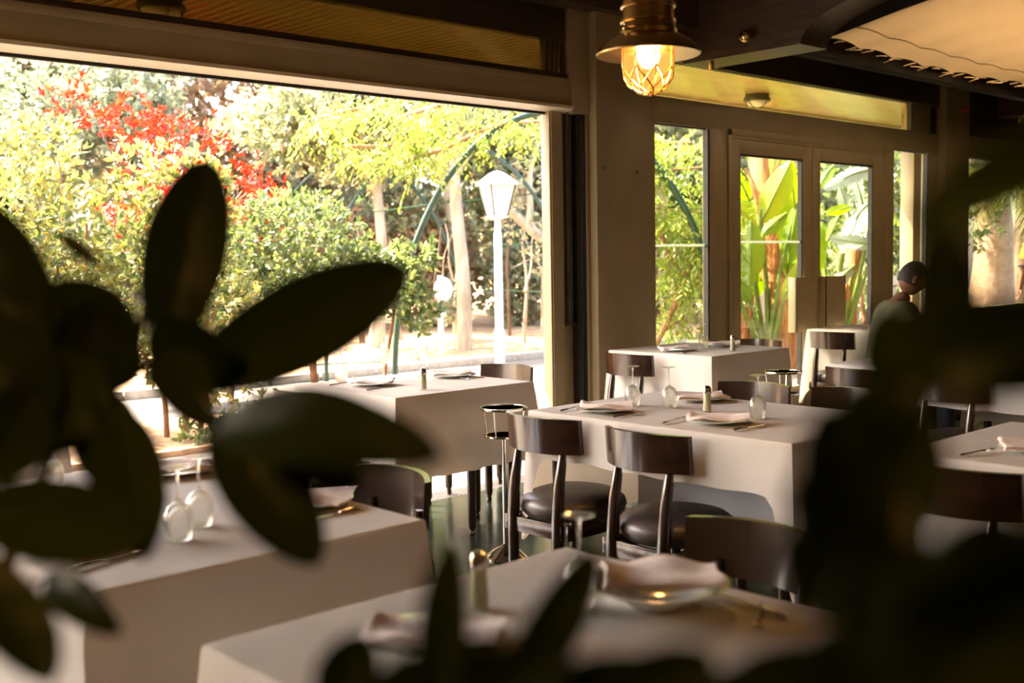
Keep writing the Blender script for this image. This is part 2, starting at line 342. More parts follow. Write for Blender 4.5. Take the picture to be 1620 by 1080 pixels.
def obj(name, mb, mat, parent=None, loc=None, rotz=0, smooth=True, angle=40):
    me = mb if isinstance(mb, bpy.types.Mesh) else mesh_of(name, mb, mat, smooth, angle)
    o = bpy.data.objects.new(name, me); COL.objects.link(o)
    if parent: o.parent = parent
    if loc: o.location = loc
    if rotz: o.rotation_euler[2] = rotz
    return o
def tag(o, label, cat, group=None, kind=None):
    if label: o['label'] = label
    if cat: o['category'] = cat
    if group: o['group'] = group
    if kind: o['kind'] = kind
    return o
def thing(name, label, cat, loc=(0, 0, 0), rotz=0, group=None):
    o = bpy.data.objects.new(name, None); COL.objects.link(o); o.empty_display_size = 0.1
    o.location = loc; o.rotation_euler = (0, 0, rotz)
    return tag(o, label, cat, group)
def struct(name, mb, mat, parent=None, **k):
    o = obj(name, mb, mat, parent, **k)
    if not parent: o['kind'] = 'structure'
    return o
KIDS = {}
def kids(o):
    return [c for c in bpy.data.objects if c.parent == o]
def dup(root, loc, rotz, label, group=None, tree=None):
    r = root.copy(); COL.objects.link(r); r.location = loc; r.rotation_euler = (0, 0, rotz)
    r['label'] = label
    if group: r['group'] = group
    for ch, gs in tree:
        c = ch.copy(); COL.objects.link(c); c.parent = r
        for g in gs:
            d = g.copy(); COL.objects.link(d); d.parent = c
    return r
def tree_of(o): return [(c, kids(c)) for c in kids(o)]

# ================================================================ SETTING
W = 6.60          # plane of the glazed wall
YC = 6.48         # face of the columns
FZ = -0.19          # floor level before the final rescale
GND = -0.202
mb = MB().box(-3.5, 20, -4.5, 6.11, FZ - 0.15, FZ)
struct('floor', mb, 'floor')
mb = MB().box(-3.5, 20, 6.11, W + 0.12, FZ - 0.15, FZ - 0.004)
struct('trim_1', mb, 'asphalt')
mb = MB().box(-14, 38, W + 0.12, 13.7, -0.4, GND)
o = struct('asphalt_yard', mb, 'asphalt'); o['kind'] = 'structure'
def soil_fn(u, v):
    x = -16 + u * 64; y = 13.85 + v * 34
    return (x, y, -0.16 + 0.9 * min(1, v * 1.6) + 0.06 * math.sin(x * 1.7) * math.cos(y * 1.3) * min(1, v * 8))
o = struct('soil_bank', MB().grid(soil_fn, 60, 36), 'soil'); o['kind'] = 'structure'
def soilz(y): return -0.16 + 0.9 * min(1, max(0, (y - 13.85) / 34) * 1.6) - 0.03
k = tag(bpy.data.objects.new('kerb', None), None, None, kind='structure'); COL.objects.link(k)
kb = mesh_of('kerb_stone', MB().box(0, 0.97, 13.69, 13.86, -0.3, -0.08, 0.015), 'kerb')
for i in range(30):
    obj('kerb_stone', kb, None, k, loc=(-2 + i * 0.99, 0, 0))

# room shell
struct('wall_back', MB().box(-3.5, 20, -4.62, -4.5, FZ, 4.2), 'wall_in')
struct('wall_left', MB().box(-3.62, -3.5, -4.5, W, FZ, 4.2), 'wall_in')
struct('wall_right', MB().box(20, 20.12, -4.5, W + 0.1, FZ, 4.2), 'wall_in')
struct('ceiling', MB().box(-3.6, 8.9, -4.6, W + 0.15, 4.12, 4.22).box(13.0, 20.1, -4.6, W + 0.15, 4.12, 4.22).box(8.9, 13.0, 5.2, W + 0.15, 4.12, 4.22).box(8.9, 13.0, -4.6, 1.6, 4.12, 4.22), 'ceil')
struct('window_7', MB().box(8.85, 13.05, 1.55, 5.25, 4.225, 4.235), 'opal')

# fascia above the openings, columns, piers
struct('wall_front', MB().box(-3.5, 20, W - 0.02, W + 0.2, 3.62, 4.12), 'dark_frame')
struct('trim_2', MB().box(-3.5, 20, 6.38, 6.60, 3.60, 4.12, 0.006), 'beam')
def column(name, x0, x1, y0=YC, y1=W + 0.2):
    e = bpy.data.objects.new(name, None); COL.objects.link(e); e['kind'] = 'structure'
    obj('shaft', MB().box(x0, x1, y0, y1, FZ, 3.62, 0.004), 'paint', e)
    obj('base_skirting', MB().box(x0 - 0.008, x1 + 0.008, y0 - 0.008, y1, FZ, FZ + 0.1, 0.003), 'dark_frame', e)
    return e
col1 = column('column', 7.03, 7.75)
for x, z in ((7.13, 2.29), (7.55, 2.27)):      # two old fixings in the face
    obj('screw', MB().lathe([(0.0001, -0.012), (0.012, -0.01), (0.017, -0.002), (0.017, 0.002)], n=12).tube([(0, 0, -.004), (0, 0, -.016)], 0.006, 8), 'pewter', col1)
    s = next(c for c in kids(col1) if c.name.startswith('screw') and c.location.length == 0); s.location = (x, YC, z); s.rotation_euler = (-PI / 2, 0, 0)
col2 = column('column', 13.41, 14.06)
rl = obj('alarm_light', MB().ball((0, 0, 0), (0.035, 0.05, 0.035), 12, 8), 'red', col2); rl.location = (13.85, YC - 0.03, 3.30)

# ---- opening at the left: header, transom, jambs, sliding-door tracks
hd = bpy.data.objects.new('trim_3', None); COL.objects.link(hd); hd['kind'] = 'structure'
obj('header_panel', MB().box(-3.5, 6.81, W - 0.04, W + 0.10, 2.775, 3.02, 0.004), 'paint', hd)
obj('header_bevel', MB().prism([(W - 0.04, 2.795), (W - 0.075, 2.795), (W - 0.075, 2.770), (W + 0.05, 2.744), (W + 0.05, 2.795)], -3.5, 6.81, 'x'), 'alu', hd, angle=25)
obj('track', MB().box(-3.5, 6.95, W + 0.062, W + 0.078, 2.725, 2.77).box(-3.5, 6.95, W + 0.085, W + 0.12, 2.73, 2.77), 'gasket', hd)
obj('cover_strip', MB().box(-3.5, 6.81, W - 0.047, W - 0.04, 2.965, 3.02, 0.002), 'paint', hd)
obj('post', MB().box(6.81, 7.03, W - 0.045, W + 0.12, 2.745, 3.62, 0.006).box(6.79, 6.83, W - 0.05, W, 3.0, 3.62, 0.003), 'paint', hd)
jb = bpy.data.objects.new('trim_4', None); COL.objects.link(jb); jb['kind'] = 'structure'
obj('jamb_panel', MB().box(6.60, 6.76, W + 0.02, W + 0.12, FZ, 2.75, 0.004), 'paint', jb)
obj('jamb_panel', MB().box(6.76, 6.94, W + 0.06, W + 0.12, FZ, 0.96, 0.003), 'paint', jb)
obj('seal', MB().box(6.62, 6.634, W + 0.012, W + 0.03, FZ, 2.75), 'paint', jb)
obj('track', MB().box(6.775, 6.80, W + 0.03, W + 0.055, 0.96, 2.74).box(6.80, 6.90, W + 0.07, W + 0.09, 0.96, 2.74), 'dark_frame', jb)
obj('rail', MB().box(6.80, 6.815, W + 0.0, W + 0.05, 0.96, 2.74).box(6.845, 6.865, W + 0.02, W + 0.07, 0.96, 2.74), 'pewter', jb)
obj('track', MB().box(6.90, 6.925, W - 0.02, W + 0.06, FZ, 2.74).box(6.965, 6.985, W - 0.03, W + 0.06, FZ, 2.74), 'gasket', jb)
obj('rail', MB().box(6.93, 6.955, W - 0.012, W + 0.05, FZ, 2.74, 0.002), 'pewter', jb)
obj('track_ledge', MB().box(6.765, 6.90, W + 0.0, W + 0.07, 0.945, 0.965), 'dark_frame', jb)
obj('jamb_panel', MB().box(6.985, 7.03, W - 0.04, W + 0.12, FZ, 2.75, 0.003), 'paint', jb)
# transom over the opening
t1 = bpy.data.objects.new('window_1', None); COL.objects.link(t1); t1['kind'] = 'structure'
obj('frame', MB().box(-3.5, 6.80, W - 0.02, W + 0.06, 3.02, 3.068, 0.003).box(-3.5, 6.80, W - 0.0, W + 0.08, 3.335, 3.62, 0.003).box(6.56, 6.80, W + 0.01, W + 0.08, 3.05, 3.62, 0.003), 'dark_frame', t1)
obj('bead', MB().box(-3.5, 6.57, W - 0.008, W + 0.004, 3.325, 3.338).box(6.59, 6.597, W - 0.002, W + 0.02, 3.07, 3.33).box(6.655, 6.662, W - 0.002, W + 0.02, 3.07, 3.5).box(6.70, 6.708, W - 0.002, W + 0.02, 3.07, 3.5).box(6.765, 6.775, W - 0.002, W + 0.02, 3.04, 3.5), 'brass', t1)
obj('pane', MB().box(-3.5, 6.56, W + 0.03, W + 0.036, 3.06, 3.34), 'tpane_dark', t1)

# ---- glazed wall between the columns
gw = bpy.data.objects.new('trim_5', None); COL.objects.link(gw); gw['kind'] = 'structure'
FY0, FY1 = W - 0.03, W + 0.07
f = lambda *a, c=0.004: MB().box(a[0], a[1], a[2], a[3], a[4], a[5], c)
obj('rail', f(7.75, 13.40, FY0, FY1, 2.745, 2.985), 'paint', gw)
obj('rail', f(7.75, 13.40, FY0 - 0.01, FY1, 3.318, 3.62), 'dark_frame', gw)
obj('rail', f(7.75, 13.40, FY0 - 0.016, FY0 - 0.006, 3.312, 3.326, c=0.001), 'paint', gw)
obj('post', f(7.75, 7.915, FY0 + 0.003, FY1 - 0.003, FZ, 3.33), 'paint', gw)
obj('post', f(8.74, 9.02, FY0 + 0.003, FY1 - 0.003, FZ, 2.75), 'paint', gw)
obj('post', f(12.10, 12.30, FY0 + 0.003, FY1 - 0.003, FZ, 2.75), 'paint', gw)
obj('post', f(13.16, 13.40, FY0 + 0.003, FY1 - 0.003, FZ, 2.75), 'paint', gw)
obj('post', f(12.72, 12.95, FY0, FY1, 2.98, 3.32), 'paint', gw)
obj('post', f(12.95, 13.22, FY0 + 0.02, FY1, 2.98, 3.62), 'paint', gw)
obj('track', f(13.22, 13.40, FY0 + 0.03, FY1, 2.98, 3.62), 'gasket', gw)
obj('rail', f(13.27, 13.33, FY0 + 0.0, FY0 + 0.03, 2.98, 3.62), 'dark_frame', gw)
obj('sill', f(7.75, 9.02, FY0 - 0.02, FY1, FZ, 0.05), 'paint', gw)
obj('sill', f(12.10, 13.40, FY0 - 0.02, FY1, FZ, 0.05), 'paint', gw)
# outer door frame, stepped
obj('door_frame', f(9.02, 12.10, FY0 - 0.012, FY0 + 0.03, 2.700, 2.762), 'paint', gw)
obj('door_frame', f(9.02, 9.075, FY0 - 0.012, FY0 + 0.03, FZ, 2.76), 'paint', gw)
obj('door_frame', f(12.045, 12.10, FY0 - 0.012, FY0 + 0.03, FZ, 2.76), 'paint', gw)
obj('door_frame', f(9.075, 12.045, FY0 - 0.002, FY0 + 0.04, 2.668, 2.70), 'paint', gw)
def window(n, x0, x1, z0, z1, pane='pane', strip=None):
    e = bpy.data.objects.new('window_%d' % n, None); COL.objects.link(e); e['kind'] = 'structure'
    obj('gasket', MB().box(x0 - 0.012, x0, W - 0.01, W + 0.03, z0, z1).box(x1, x1 + 0.02, W - 0.028, W + 0.03, z0, z1).box(x0, x1, W - 0.01, W + 0.03, z1, z1 + 0.012), 'gasket', e)
    obj('bead', MB().box(x1 + 0.02, x1 + 0.032, W - 0.036, W - 0.02, z0, z1), 'paint', e)
    obj('pane', MB().box(x0 - 0.005, x1 + 0.005, W + 0.02, W + 0.026, z0 - 0.005, z1 + 0.005), pane, e)
    if strip: obj('frosted_strip', MB().box(x0, x1, W + 0.012, W + 0.018, strip - 0.012, strip + 0.012), 'strip', e)
    return e
window(2, 7.93, 8.70, 0.05, 2.73, strip=1.625)
window(3, 12.31, 13.12, 0.05, 2.73)
window(4, 7.93, 12.70, 2.99, 3.31, 'tpane')
def door(n, x0, x1, gx0, gx1, hx, strip=None):
    e = bpy.data.objects.new('door_%d' % n, None); COL.objects.link(e); e['kind'] = 'structure'
    y0, y1 = W - 0.035, W + 0.02
    top = 2.665
    obj('door_frame', MB().box(x0, gx0, y0, y1, FZ + 0.02, top, 0.004).box(gx1, x1, y0, y1, FZ + 0.02, top, 0.004).box(gx0 - 0.01, gx1 + 0.01, y0, y1, 2.52, top, 0.004).box(gx0 - 0.01, gx1 + 0.01, y0, y1, FZ + 0.02, 0.12, 0.004), 'paint', e)
    obj('mitre_joint', MB().box(gx0 - 0.004, gx0, y0 - 0.003, y0, 0.12, 2.52).box(gx0, gx1, y0 - 0.003, y0, 2.52, 2.525), 'gasket', e)
    obj('gasket', MB().box(gx1 - 0.018, gx1, y0 + 0.003, y1, 0.12, 2.52).box(gx0, gx1, y0 + 0.003, y1, 2.508, 2.52), 'gasket', e)
    obj('pane', MB().box(gx0 - 0.005, gx1 + 0.005, W - 0.006, W, 0.115, 2.525), 'pane', e)
    if strip: obj('frosted_strip', MB().box(gx0, gx1 - 0.02, W - 0.014, W - 0.008, strip - 0.012, strip + 0.012), 'strip', e)
    h = obj('handle_panel', MB().box(hx - 0.20, hx + 0.20, y0 - 0.10, y0 - 0.085, 0.70, 1.28, 0.003).box(hx - 0.20, hx - 0.185, y0 - 0.10, y0, 0.70, 1.28, 0.003), 'paint', e)
    obj('bracket', MB().box(hx - 0.15, hx - 0.11, y0 - 0.09, y0, 0.78, 0.82).box(hx - 0.15, hx - 0.11, y0 - 0.09, y0, 1.15, 1.19).box(hx + 0.10, hx + 0.14, y0 - 0.09, y0, 0.78, 0.82).box(hx + 0.10, hx + 0.14, y0 - 0.09, y0, 1.15, 1.19), 'pewter', h)
    return e
door(1, 9.08, 10.525, 9.22, 10.34, 10.27, 1.655)
door(2, 10.535, 12.04, 10.68, 11.80, 10.85)
# ---- beyond the second column
gw2 = bpy.data.objects.new('trim_6', None); COL.objects.link(gw2); gw2['kind'] = 'structure'
obj('rail', f(14.06, 20, FY0, FY1, 2.745, 3.02), 'paint', gw2)
obj('rail', f(14.06, 20, FY0, FY1, 3.32, 3.62), 'dark_frame', gw2)
obj('panel', f(14.06, 20, FY0 + 0.03, FY1, 3.0, 3.34), 'beam', gw2)
obj('post', f(14.06, 14.26, FY0 + .003, FY1, FZ, 2.75), 'paint', gw2)
obj('post', f(17.9, 18.1, FY0 + .003, FY1, FZ, 2.75), 'paint', gw2)
obj('sill', f(14.06, 20, FY0 - 0.02, FY1, FZ, 0.77), 'paint', gw2)
window(5, 14.27, 17.88, 0.77, 2.73)
window(6, 18.11, 19.9, 0.77, 2.73)

# ---- beams over the room and the canvas panel
def beam(name, label, x0, x1):
    z0, z1 = 3.30, 3.86
    arc = [(5.30 - 1.5 * (1 - math.cos(a)), z0 + 0.40 * math.sin(a)) for a in [PI / 2 * i / 12 for i in range(1, 13)]]
    poly = [(6.38, 4.1), (6.38, 3.62), (6.55, 3.6), (6.55, z0), (5.30, z0)] + arc + [(2.0, arc[-1][1] + 0.05), (-4.4, arc[-1][1] + 0.05), (-4.4, 4.1)]
    e = thing(name, label, 'beam')
    obj('timber', MB().prism(poly, x0, x1, 'x'), 'beam', e, angle=20)
    xm = (x0 + x1) / 2
    obj('peg', MB().lathe([(0.0001, -0.085), (0.018, -0.08), (0.024, -0.065), (0.024, 0.0)], c=(x0 + 0.06, 6.27, z0 - 0.005), n=14), 'brass', e)
    b = MB().lathe([(0.0001, 0.0), (0.02, 0.004), (0.034, 0.018), (0.038, 0.034), (0.03, 0.05), (0.02, 0.058), (0.02, 0.09)], n=16)
    q = obj('bolt', b, 'brass', e); q.scale = (1.5, 1.5, 1.5); q.location = (x0 - 0.13, 5.80, 3.43); q.rotation_euler = (0, PI / 2, 0)
    return e
beam('ceiling_beam', 'dark stained ceiling beam with curved bracket end, right of the lit pendant', 8.30, 8.72)
beam('ceiling_beam', 'dark ceiling beam above the right-hand glazing, beyond the canvas panel', 15.0, 15.42)
struct('trim_7', MB().box(8.72, 15.0, 5.52, 5.66, 3.30, 3.42, 0.01), 'matt_black')
tag(obj('curtain_rail', MB().box(8.5, 13.4, 5.672, 5.70, 3.335, 3.35), 'brass'), 'slim brassy rail on the dark timber above the glass doors', 'rail')
cv = thing('canvas_panel', 'cream canvas stretched below the ceiling at top right', 'canvas')
def canvas(u, v):
    x = 8.735 + u * 4.37; y = 5.28 - v * 3.9
    z = 3.40 + 0.30 * math.sin(PI * min(1, v * 1.25) * .5) - 0.06 * math.sin(PI * u) * (1 - v) + 0.018 * math.sin(u * 46) * (1 - v) ** 6
    z += 0.05 * math.sin(v * 9 + u * 3) * math.sin(PI * v)
    y += 0.03 * math.sin(u * 46 + 1) * (1 - v) ** 8
    return (x, y, z)
obj('sheet', MB().grid(canvas, 120, 40), 'canvas', cv)
obj('seam', MB().tube([Vector(canvas(i / 60, 0.07)) + Vector((0, 0, -0.004)) for i in range(61)], 0.004, 5).tube([Vector(canvas(i / 60, 0.42)) + Vector((0, 0, -0.004)) for i in range(61)], 0.004, 5), 'rope', cv)
hook = mesh_of('hook', MB().ring((0, 0, 0), 0.018, 0.005, 12, 5).tube([(0.018, 0, 0), (0.012, 0.05, 0.005), (-0.004, 0.10, 0.0)], 0.005, 5), 'rope')
for i in range(24):
    p = canvas(i / 24 + .01, 0.0); h = obj('hook', hook, None, cv, loc=(p[0], p[1] + 0.02, p[2] - 0.006)); h.rotation_euler = (0.2 * math.sin(i * 3), 0, 0.3 * math.sin(i * 5))

cvp = [canvas(0, i / 20) for i in range(21)]
struct('trim_9', MB().prism([(p[1], p[2] + .004) for p in cvp] + [(cvp[-1][1], 4.12), (5.36, 4.12), (5.36, 3.42)], 8.725, 8.765, 'x').box(13.10, 13.14, 1.30, 5.36, 3.52, 4.12).box(8.775, 13.10, 5.34, 5.37, 3.425, 4.12).box(8.775, 13.10, 1.30, 1.34, 3.60, 4.12), 'matt_black')  # well panels added to stop skylight leaking out beside the canvas
# ---- canopy outside: soffit of narrow planks
sf = bpy.data.objects.new('ceiling_canopy', None); COL.objects.link(sf); sf['kind'] = 'structure'
obj('deck', MB().box(-3.5, 22, W + 0.2, 8.55, 3.50, 3.62), 'ceil', sf)
obj('fascia', MB().box(-3.5, 22, 8.50, 8.56, 3.42, 3.66, 0.004), 'paint', sf)
plk = mesh_of('plank', MB().box(0, 0.086, W + 0.12, 8.50, 3.45, 3.50, 0.004), 'plank')
for i in range(240):
    p = obj('plank', plk, None, sf, loc=(-2.5 + i * 0.1, 0, 0.0006 * math.sin(i * 7.3)))
def bulkhead(x, y, label):
    e = thing('bulkhead_light', label, 'light', (x, y, 3.45))
    obj('body', MB().lathe([(0.13, 0), (0.135, -0.03), (0.15, -0.05), (0.15, -0.07), (0.10, -0.075)], n=24, sx=1.25), 'pewter', e)
    obj('glass_cover', MB().lathe([(0.118, -0.07), (0.115, -0.10), (0.09, -0.13), (0.05, -0.145), (0.0001, -0.15)], n=24, sx=1.25), 'bulk_glass', e)
    g = MB()
    for s in (-1, 1):
        g.tube([(0.16 * s * 1.0 * math.cos(a) + 0.0, 0.12 * math.sin(a) + 0.0, -0.07 - 0.09 * math.sin(PI * (i / 16))) for i, a in enumerate([PI * j / 16 for j in range(17)])], 0.006, 6)
    g.tube([(0.175 * math.cos(PI * j / 16), 0, -0.07 - 0.09 * math.sin(PI * j / 16)) for j in range(17)], 0.006, 6)
    g.tube([(0, 0.14 * math.cos(PI * j / 16), -0.07 - 0.09 * math.sin(PI * j / 16)) for j in range(17)], 0.006, 6)
    g.ring((0, 0, -0.075), 0.15, 0.008)
    obj('guard', g, 'pewter', e)
    return e
bulkhead(11.41, 7.88, 'caged oval bulkhead light on the canopy, seen above the glass doors')
bulkhead(3.74, 7.74, 'caged bulkhead light on the canopy at the top left edge')

# ================================================================ FURNITURE
rng = random.Random(4)
def chair_proto():
    t = thing('dining_chair', '', 'chair')
    # origin on the floor; the sitter faces +x; the outside of the backrest is at x = 0
    def back(u, v):
        y = -0.25 + 0.5 * u; z = 0.748 + 0.172 * v + 0.006 * math.sin(PI * u) * v
        return y, z, 1.55 * y * y
    g = MB(); nu, nv = 24, 5
    for side in (0, 1):
        g.grid(lambda u, v: (lambda q: (q[2] + (0.028 if side else 0.0) + 0.014 * (1 - v), q[0], q[1]))(back(u, v)), nu, nv)
    o = (nu + 1) * (nv + 1)
    ed = [i for i in range(nu + 1)] + [(j + 1) * (nu + 1) - 1 for j in range(1, nv + 1)] + [nv * (nu + 1) + i for i in range(nu - 1, -1, -1)] + [j * (nu + 1) for j in range(nv - 1, 0, -1)]
    for a, b in zip(ed, ed[1:] + ed[:1]): g.f.append((a, b, b + o, a + o))
    obj('backrest', g, 'chair', t, angle=50)
    obj('seat_cushion', MB().lathe([(0.0001, 0.0), (0.25, 0.0), (0.268, 0.02), (0.278, 0.05), (0.268, 0.08), (0.23, 0.108), (0.14, 0.128), (0.0001, 0.136)], c=(0.32, 0, 0.40), n=40, sy=1.02), 'seat', t)
    obj('seat_frame', MB().box(0.03, 0.055, -0.19, 0.19, 0.325, 0.40, 0.003).box(0.55, 0.575, -0.20, 0.20, 0.325, 0.40, 0.003).box(0.045, 0.56, -0.225, -0.20, 0.325, 0.40, 0.003).box(0.045, 0.56, 0.20, 0.225, 0.325, 0.40, 0.003).lathe([(0.0001, 0), (0.24, 0), (0.245, 0.004), (0.23, 0.008), (0.0001, 0.008)], c=(0.32, 0, 0.394), n=28), 'chair', t)
    for y in (-0.155, 0.155):
        lg = MB()
        zs = [(0.0, .014, 0.032), (0.012, .022, 0.032), (0.035, .015, 0.032), (0.06, .026, 0.032), (0.34, .030, 0.036), (0.42, .032, 0.038), (0.60, .028, 0.055), (0.70, .024, 0.074), (0.76, .017, 0.082), (0.80, .012, 0.082)]
        lg.tube([(x + 0.004, y, z) for z, r, x in zs], [r for z, r, x in zs], 10)
        obj('rear_leg', lg, 'chair', t)
    for y in (-0.20, 0.20):
        obj('front_leg', MB().tube([(0.545, y, 0.0), (0.545, y, 0.012), (0.545, y, 0.035), (0.545, y, 0.06), (0.545, y, 0.40)], [.014, .022, .015, .026, .031], 10), 'chair', t)
    return t
chair0 = chair_proto(); chair_tree = tree_of(chair0); used = []
def chair(x, y, rz, label, group):
    if not used:
        used.append(1); chair0.location = (x, y, FZ); chair0.rotation_euler[2] = rz; tag(chair0, label, 'chair', group); return chair0
    return dup(chair0, (x, y, FZ), rz, label, group, chair_tree)

def cloth(x0, x1, y0, y1, z, dxm, dxp, dym, dyp, seed, mat='cloth', amp=1.0):
    """tablecloth: flat top and four hanging sides whose folds deepen towards the hem"""
    r = random.Random(seed); ph = [r.uniform(0, 6.28) for _ in range(6)]
    per = []; ns = 34
    cs = [(x0, y0), (x1, y0), (x1, y1), (x0, y1)]
    nm = [(0, -1), (1, 0), (0, 1), (-1, 0)]; dr = [dym, dxp, dyp, dxm]
    for k in range(4):
        a, b = cs[k], cs[(k + 1) % 4]; L = math.dist(a, b)
        d = dr[k]; dprev, dnext = dr[(k - 1) % 4], dr[(k + 1) % 4]
        for i in range(ns):
            t = .5 - .5 * math.cos(PI * i / ns); q = (a[0] + (b[0] - a[0]) * t, a[1] + (b[1] - a[1]) * t)
            da, db = t * L, (1 - t) * L
            ca, cb = math.exp(-(da / 0.06) ** 2), math.exp(-(db / 0.06) ** 2)
            cc = max(ca, cb); oth = dprev if ca > cb else dnext
            hang = d + (min(0.88, math.hypot(d, oth) * 1.02) - d) * (cc ** 1.2)
            n0 = Vector(nm[k]); o2 = Vector(nm[(k - 1) % 4] if ca > cb else nm[(k + 1) % 4])
            n1 = (n0 + o2 * cc).normalized()
            if n1.length == 0: n1 = n0
            s = (k * 1.3 + t) * 9
            per.append((q, n1, hang, cc, s))
    m = len(per); vs = []; fs = []; R = 12
    top = MB()
    lev = [0, .006, .014] + [.014 + (1 - .014) * (j / R) for j in range(1, R + 1)]
    for j, lv in enumerate(lev):
        for (q, n1, hang, cc, s) in per:
            zdrop = 0.0 if j == 0 else (0.0015 if j == 1 else 0.010)
            if j > 2: zdrop = 0.010 + (hang - 0.010) * (j - 2) / R
            f = max(0, (j - 2) / R)
            out = [0.0, 0.006, 0.010][j] if j < 3 else 0.010 + 0.018 * f * amp + amp * f * (0.016 * math.sin(s * 1.1 + ph[0]) + 0.010 * math.sin(s * 2.7 + ph[1]) + 0.005 * math.sin(s * 6.1 + ph[2])) + cc * 0.05 * f ** 0.8 * amp
            sink = 0.004 * math.sin(s * 3.3 + ph[3]) * f * f
            vs.append((q[0] + n1.x * out, q[1] + n1.y * out, z - zdrop + sink))
    for j in range(len(lev) - 1):
        for i in range(m):
            k2 = (i + 1) % m; fs.append((j * m + i, j * m + k2, (j + 1) * m + k2, (j + 1) * m + i))
    # top: inner grid with pressed creases
    g = MB(); g.v = vs; g.f = fs
    N = 24
    def tp(u, v):
        x = x0 + (x1 - x0) * u; y = y0 + (y1 - y0) * v; e = min(u, 1 - u, v, 1 - v)
        w = min(1, e * 12)
        return (x, y, z + w * (0.0012 * math.sin(x * 17 + y * 7 + ph[4]) * math.sin(y * 13 + ph[5]) + 0.0025 * math.exp(-((u - .5) * (x1 - x0) / .006) ** 2)))
    g.grid(tp, N * 2, N)
    o = mesh_of('tablecloth', g, mat, angle=60)
    sol = bpy.data.objects.new('tablecloth', o); COL.objects.link(sol)
    return sol
def table(x0, x1, y0, y1, label, leglab=None):
    t = thing('dining_table', label, 'table', ((x0 + x1) / 2, (y0 + y1) / 2, FZ))
    hx, hy = (x1 - x0) / 2, (y1 - y0) / 2
    obj('tabletop', MB().box(-hx + .004, hx - .004, -hy + .004, hy - .004, 0.895, 0.926, 0.004), 'chair', t)
    obj('apron', MB().box(-hx + .07, hx - .07, -hy + .07, -hy + .09, 0.81, 0.895).box(-hx + .07, hx - .07, hy - .09, hy - .07, 0.81, 0.895).box(-hx + .07, -hx + .09, -hy + .07, hy - .07, 0.81, 0.895).box(hx - .09, hx - .07, -hy + .07, hy - .07, 0.81, 0.895), 'chair', t)
    lm = mesh_of('leg', MB().tube([(0, 0, 0), (0, 0, .012), (0, 0, .035), (0, 0, .06), (0, 0, .895)], [.014, .024, .016, .026, .034], 10), 'chair')
    for sx in (-1, 1):
        for sy in (-1, 1): obj('leg', lm, None, t, loc=(sx * (hx - .10), sy * (hy - .10), 0))
    return t
TZ = 0.742
# key: x0,x1,y0,y1, drops(-x,+x,-y,+y), name used in the labels
TB = {
 'centre': (3.92, 4.95, 2.54, 4.10, .235, .30, .60, .62, 'table in the centre of the room'),
 'door':   (3.78, 4.86, 5.06, 6.12, .40, .40, .49, .45, 'table standing at the open doorway'),
 'far':    (6.95, 8.00, 5.22, 6.28, .58, .50, .60, .50, 'table before the column by the glass doors'),
 'left':   (1.01, 2.03, 2.60, 4.18, .60, .34, .60, .50, 'table at left behind the dark plant'),
 'garden': (0.80, 1.86, 4.95, 5.98, .50, .50, .52, .50, 'table at the far left by the garden'),
 'near':   (1.04, 2.10, 0.98, 2.06, .62, .55, .60, .50, 'nearest table at the bottom'),
 'right':  (4.03, 5.08, 1.00, 2.13, .45, .45, .60, .62, 'table at the right edge'),
 'dark':   (7.00, 8.00, 2.60, 4.22, .24, .30, .62, .64, 'table in the shade at right'),
 'pane':   (10.12, 11.15, 5.35, 6.36, .58, .50, .62, .50, 'small table standing right against the glass doors'),
}
for i, (k, v) in enumerate(TB.items()):
    table(*v[:4], 'dark wooden table under the cloth, the ' + v[8])
    c = cloth(*v[:4], TZ, *v[4:8], seed=i * 7 + 3, amp=.6 if k in ('centre', 'dark') else 1.0)
    tag(c, {'centre': 'cream tablecloth with a short front hem and a long left corner on the centre table',
            'door': 'pale tablecloth lit by daylight on the table at the open doorway',
            'far': 'cream tablecloth with one deep corner fold beside the column',
            'left': 'cream tablecloth under two upturned glasses, behind the dark leaves at left',
            'garden': 'white tablecloth at the far left edge beside the garden shrubs',
            'near': 'blurred cream tablecloth of the nearest table, bottom centre',
            'right': 'shaded cream tablecloth at the right edge, a fork and plate on it',
            'dark': 'dim tablecloth with a short hem behind the dark foliage at right',
            'pane': 'cream tablecloth hanging below the door handle panels'}[k], 'tablecloth', 'tablecloths')
# pale under-cloth showing below the short hem of the centre table
g = MB().grid(lambda u, v: (4.60 + 0.012 * math.sin(u * 23) * (1 - v), 2.75 + u * 1.2, 0.12 + v * 0.58), 60, 8)
tag(obj('underlay_cloth', g, 'under'), 'bluish white under-cloth hanging below the hem of the centre table', 'tablecloth')

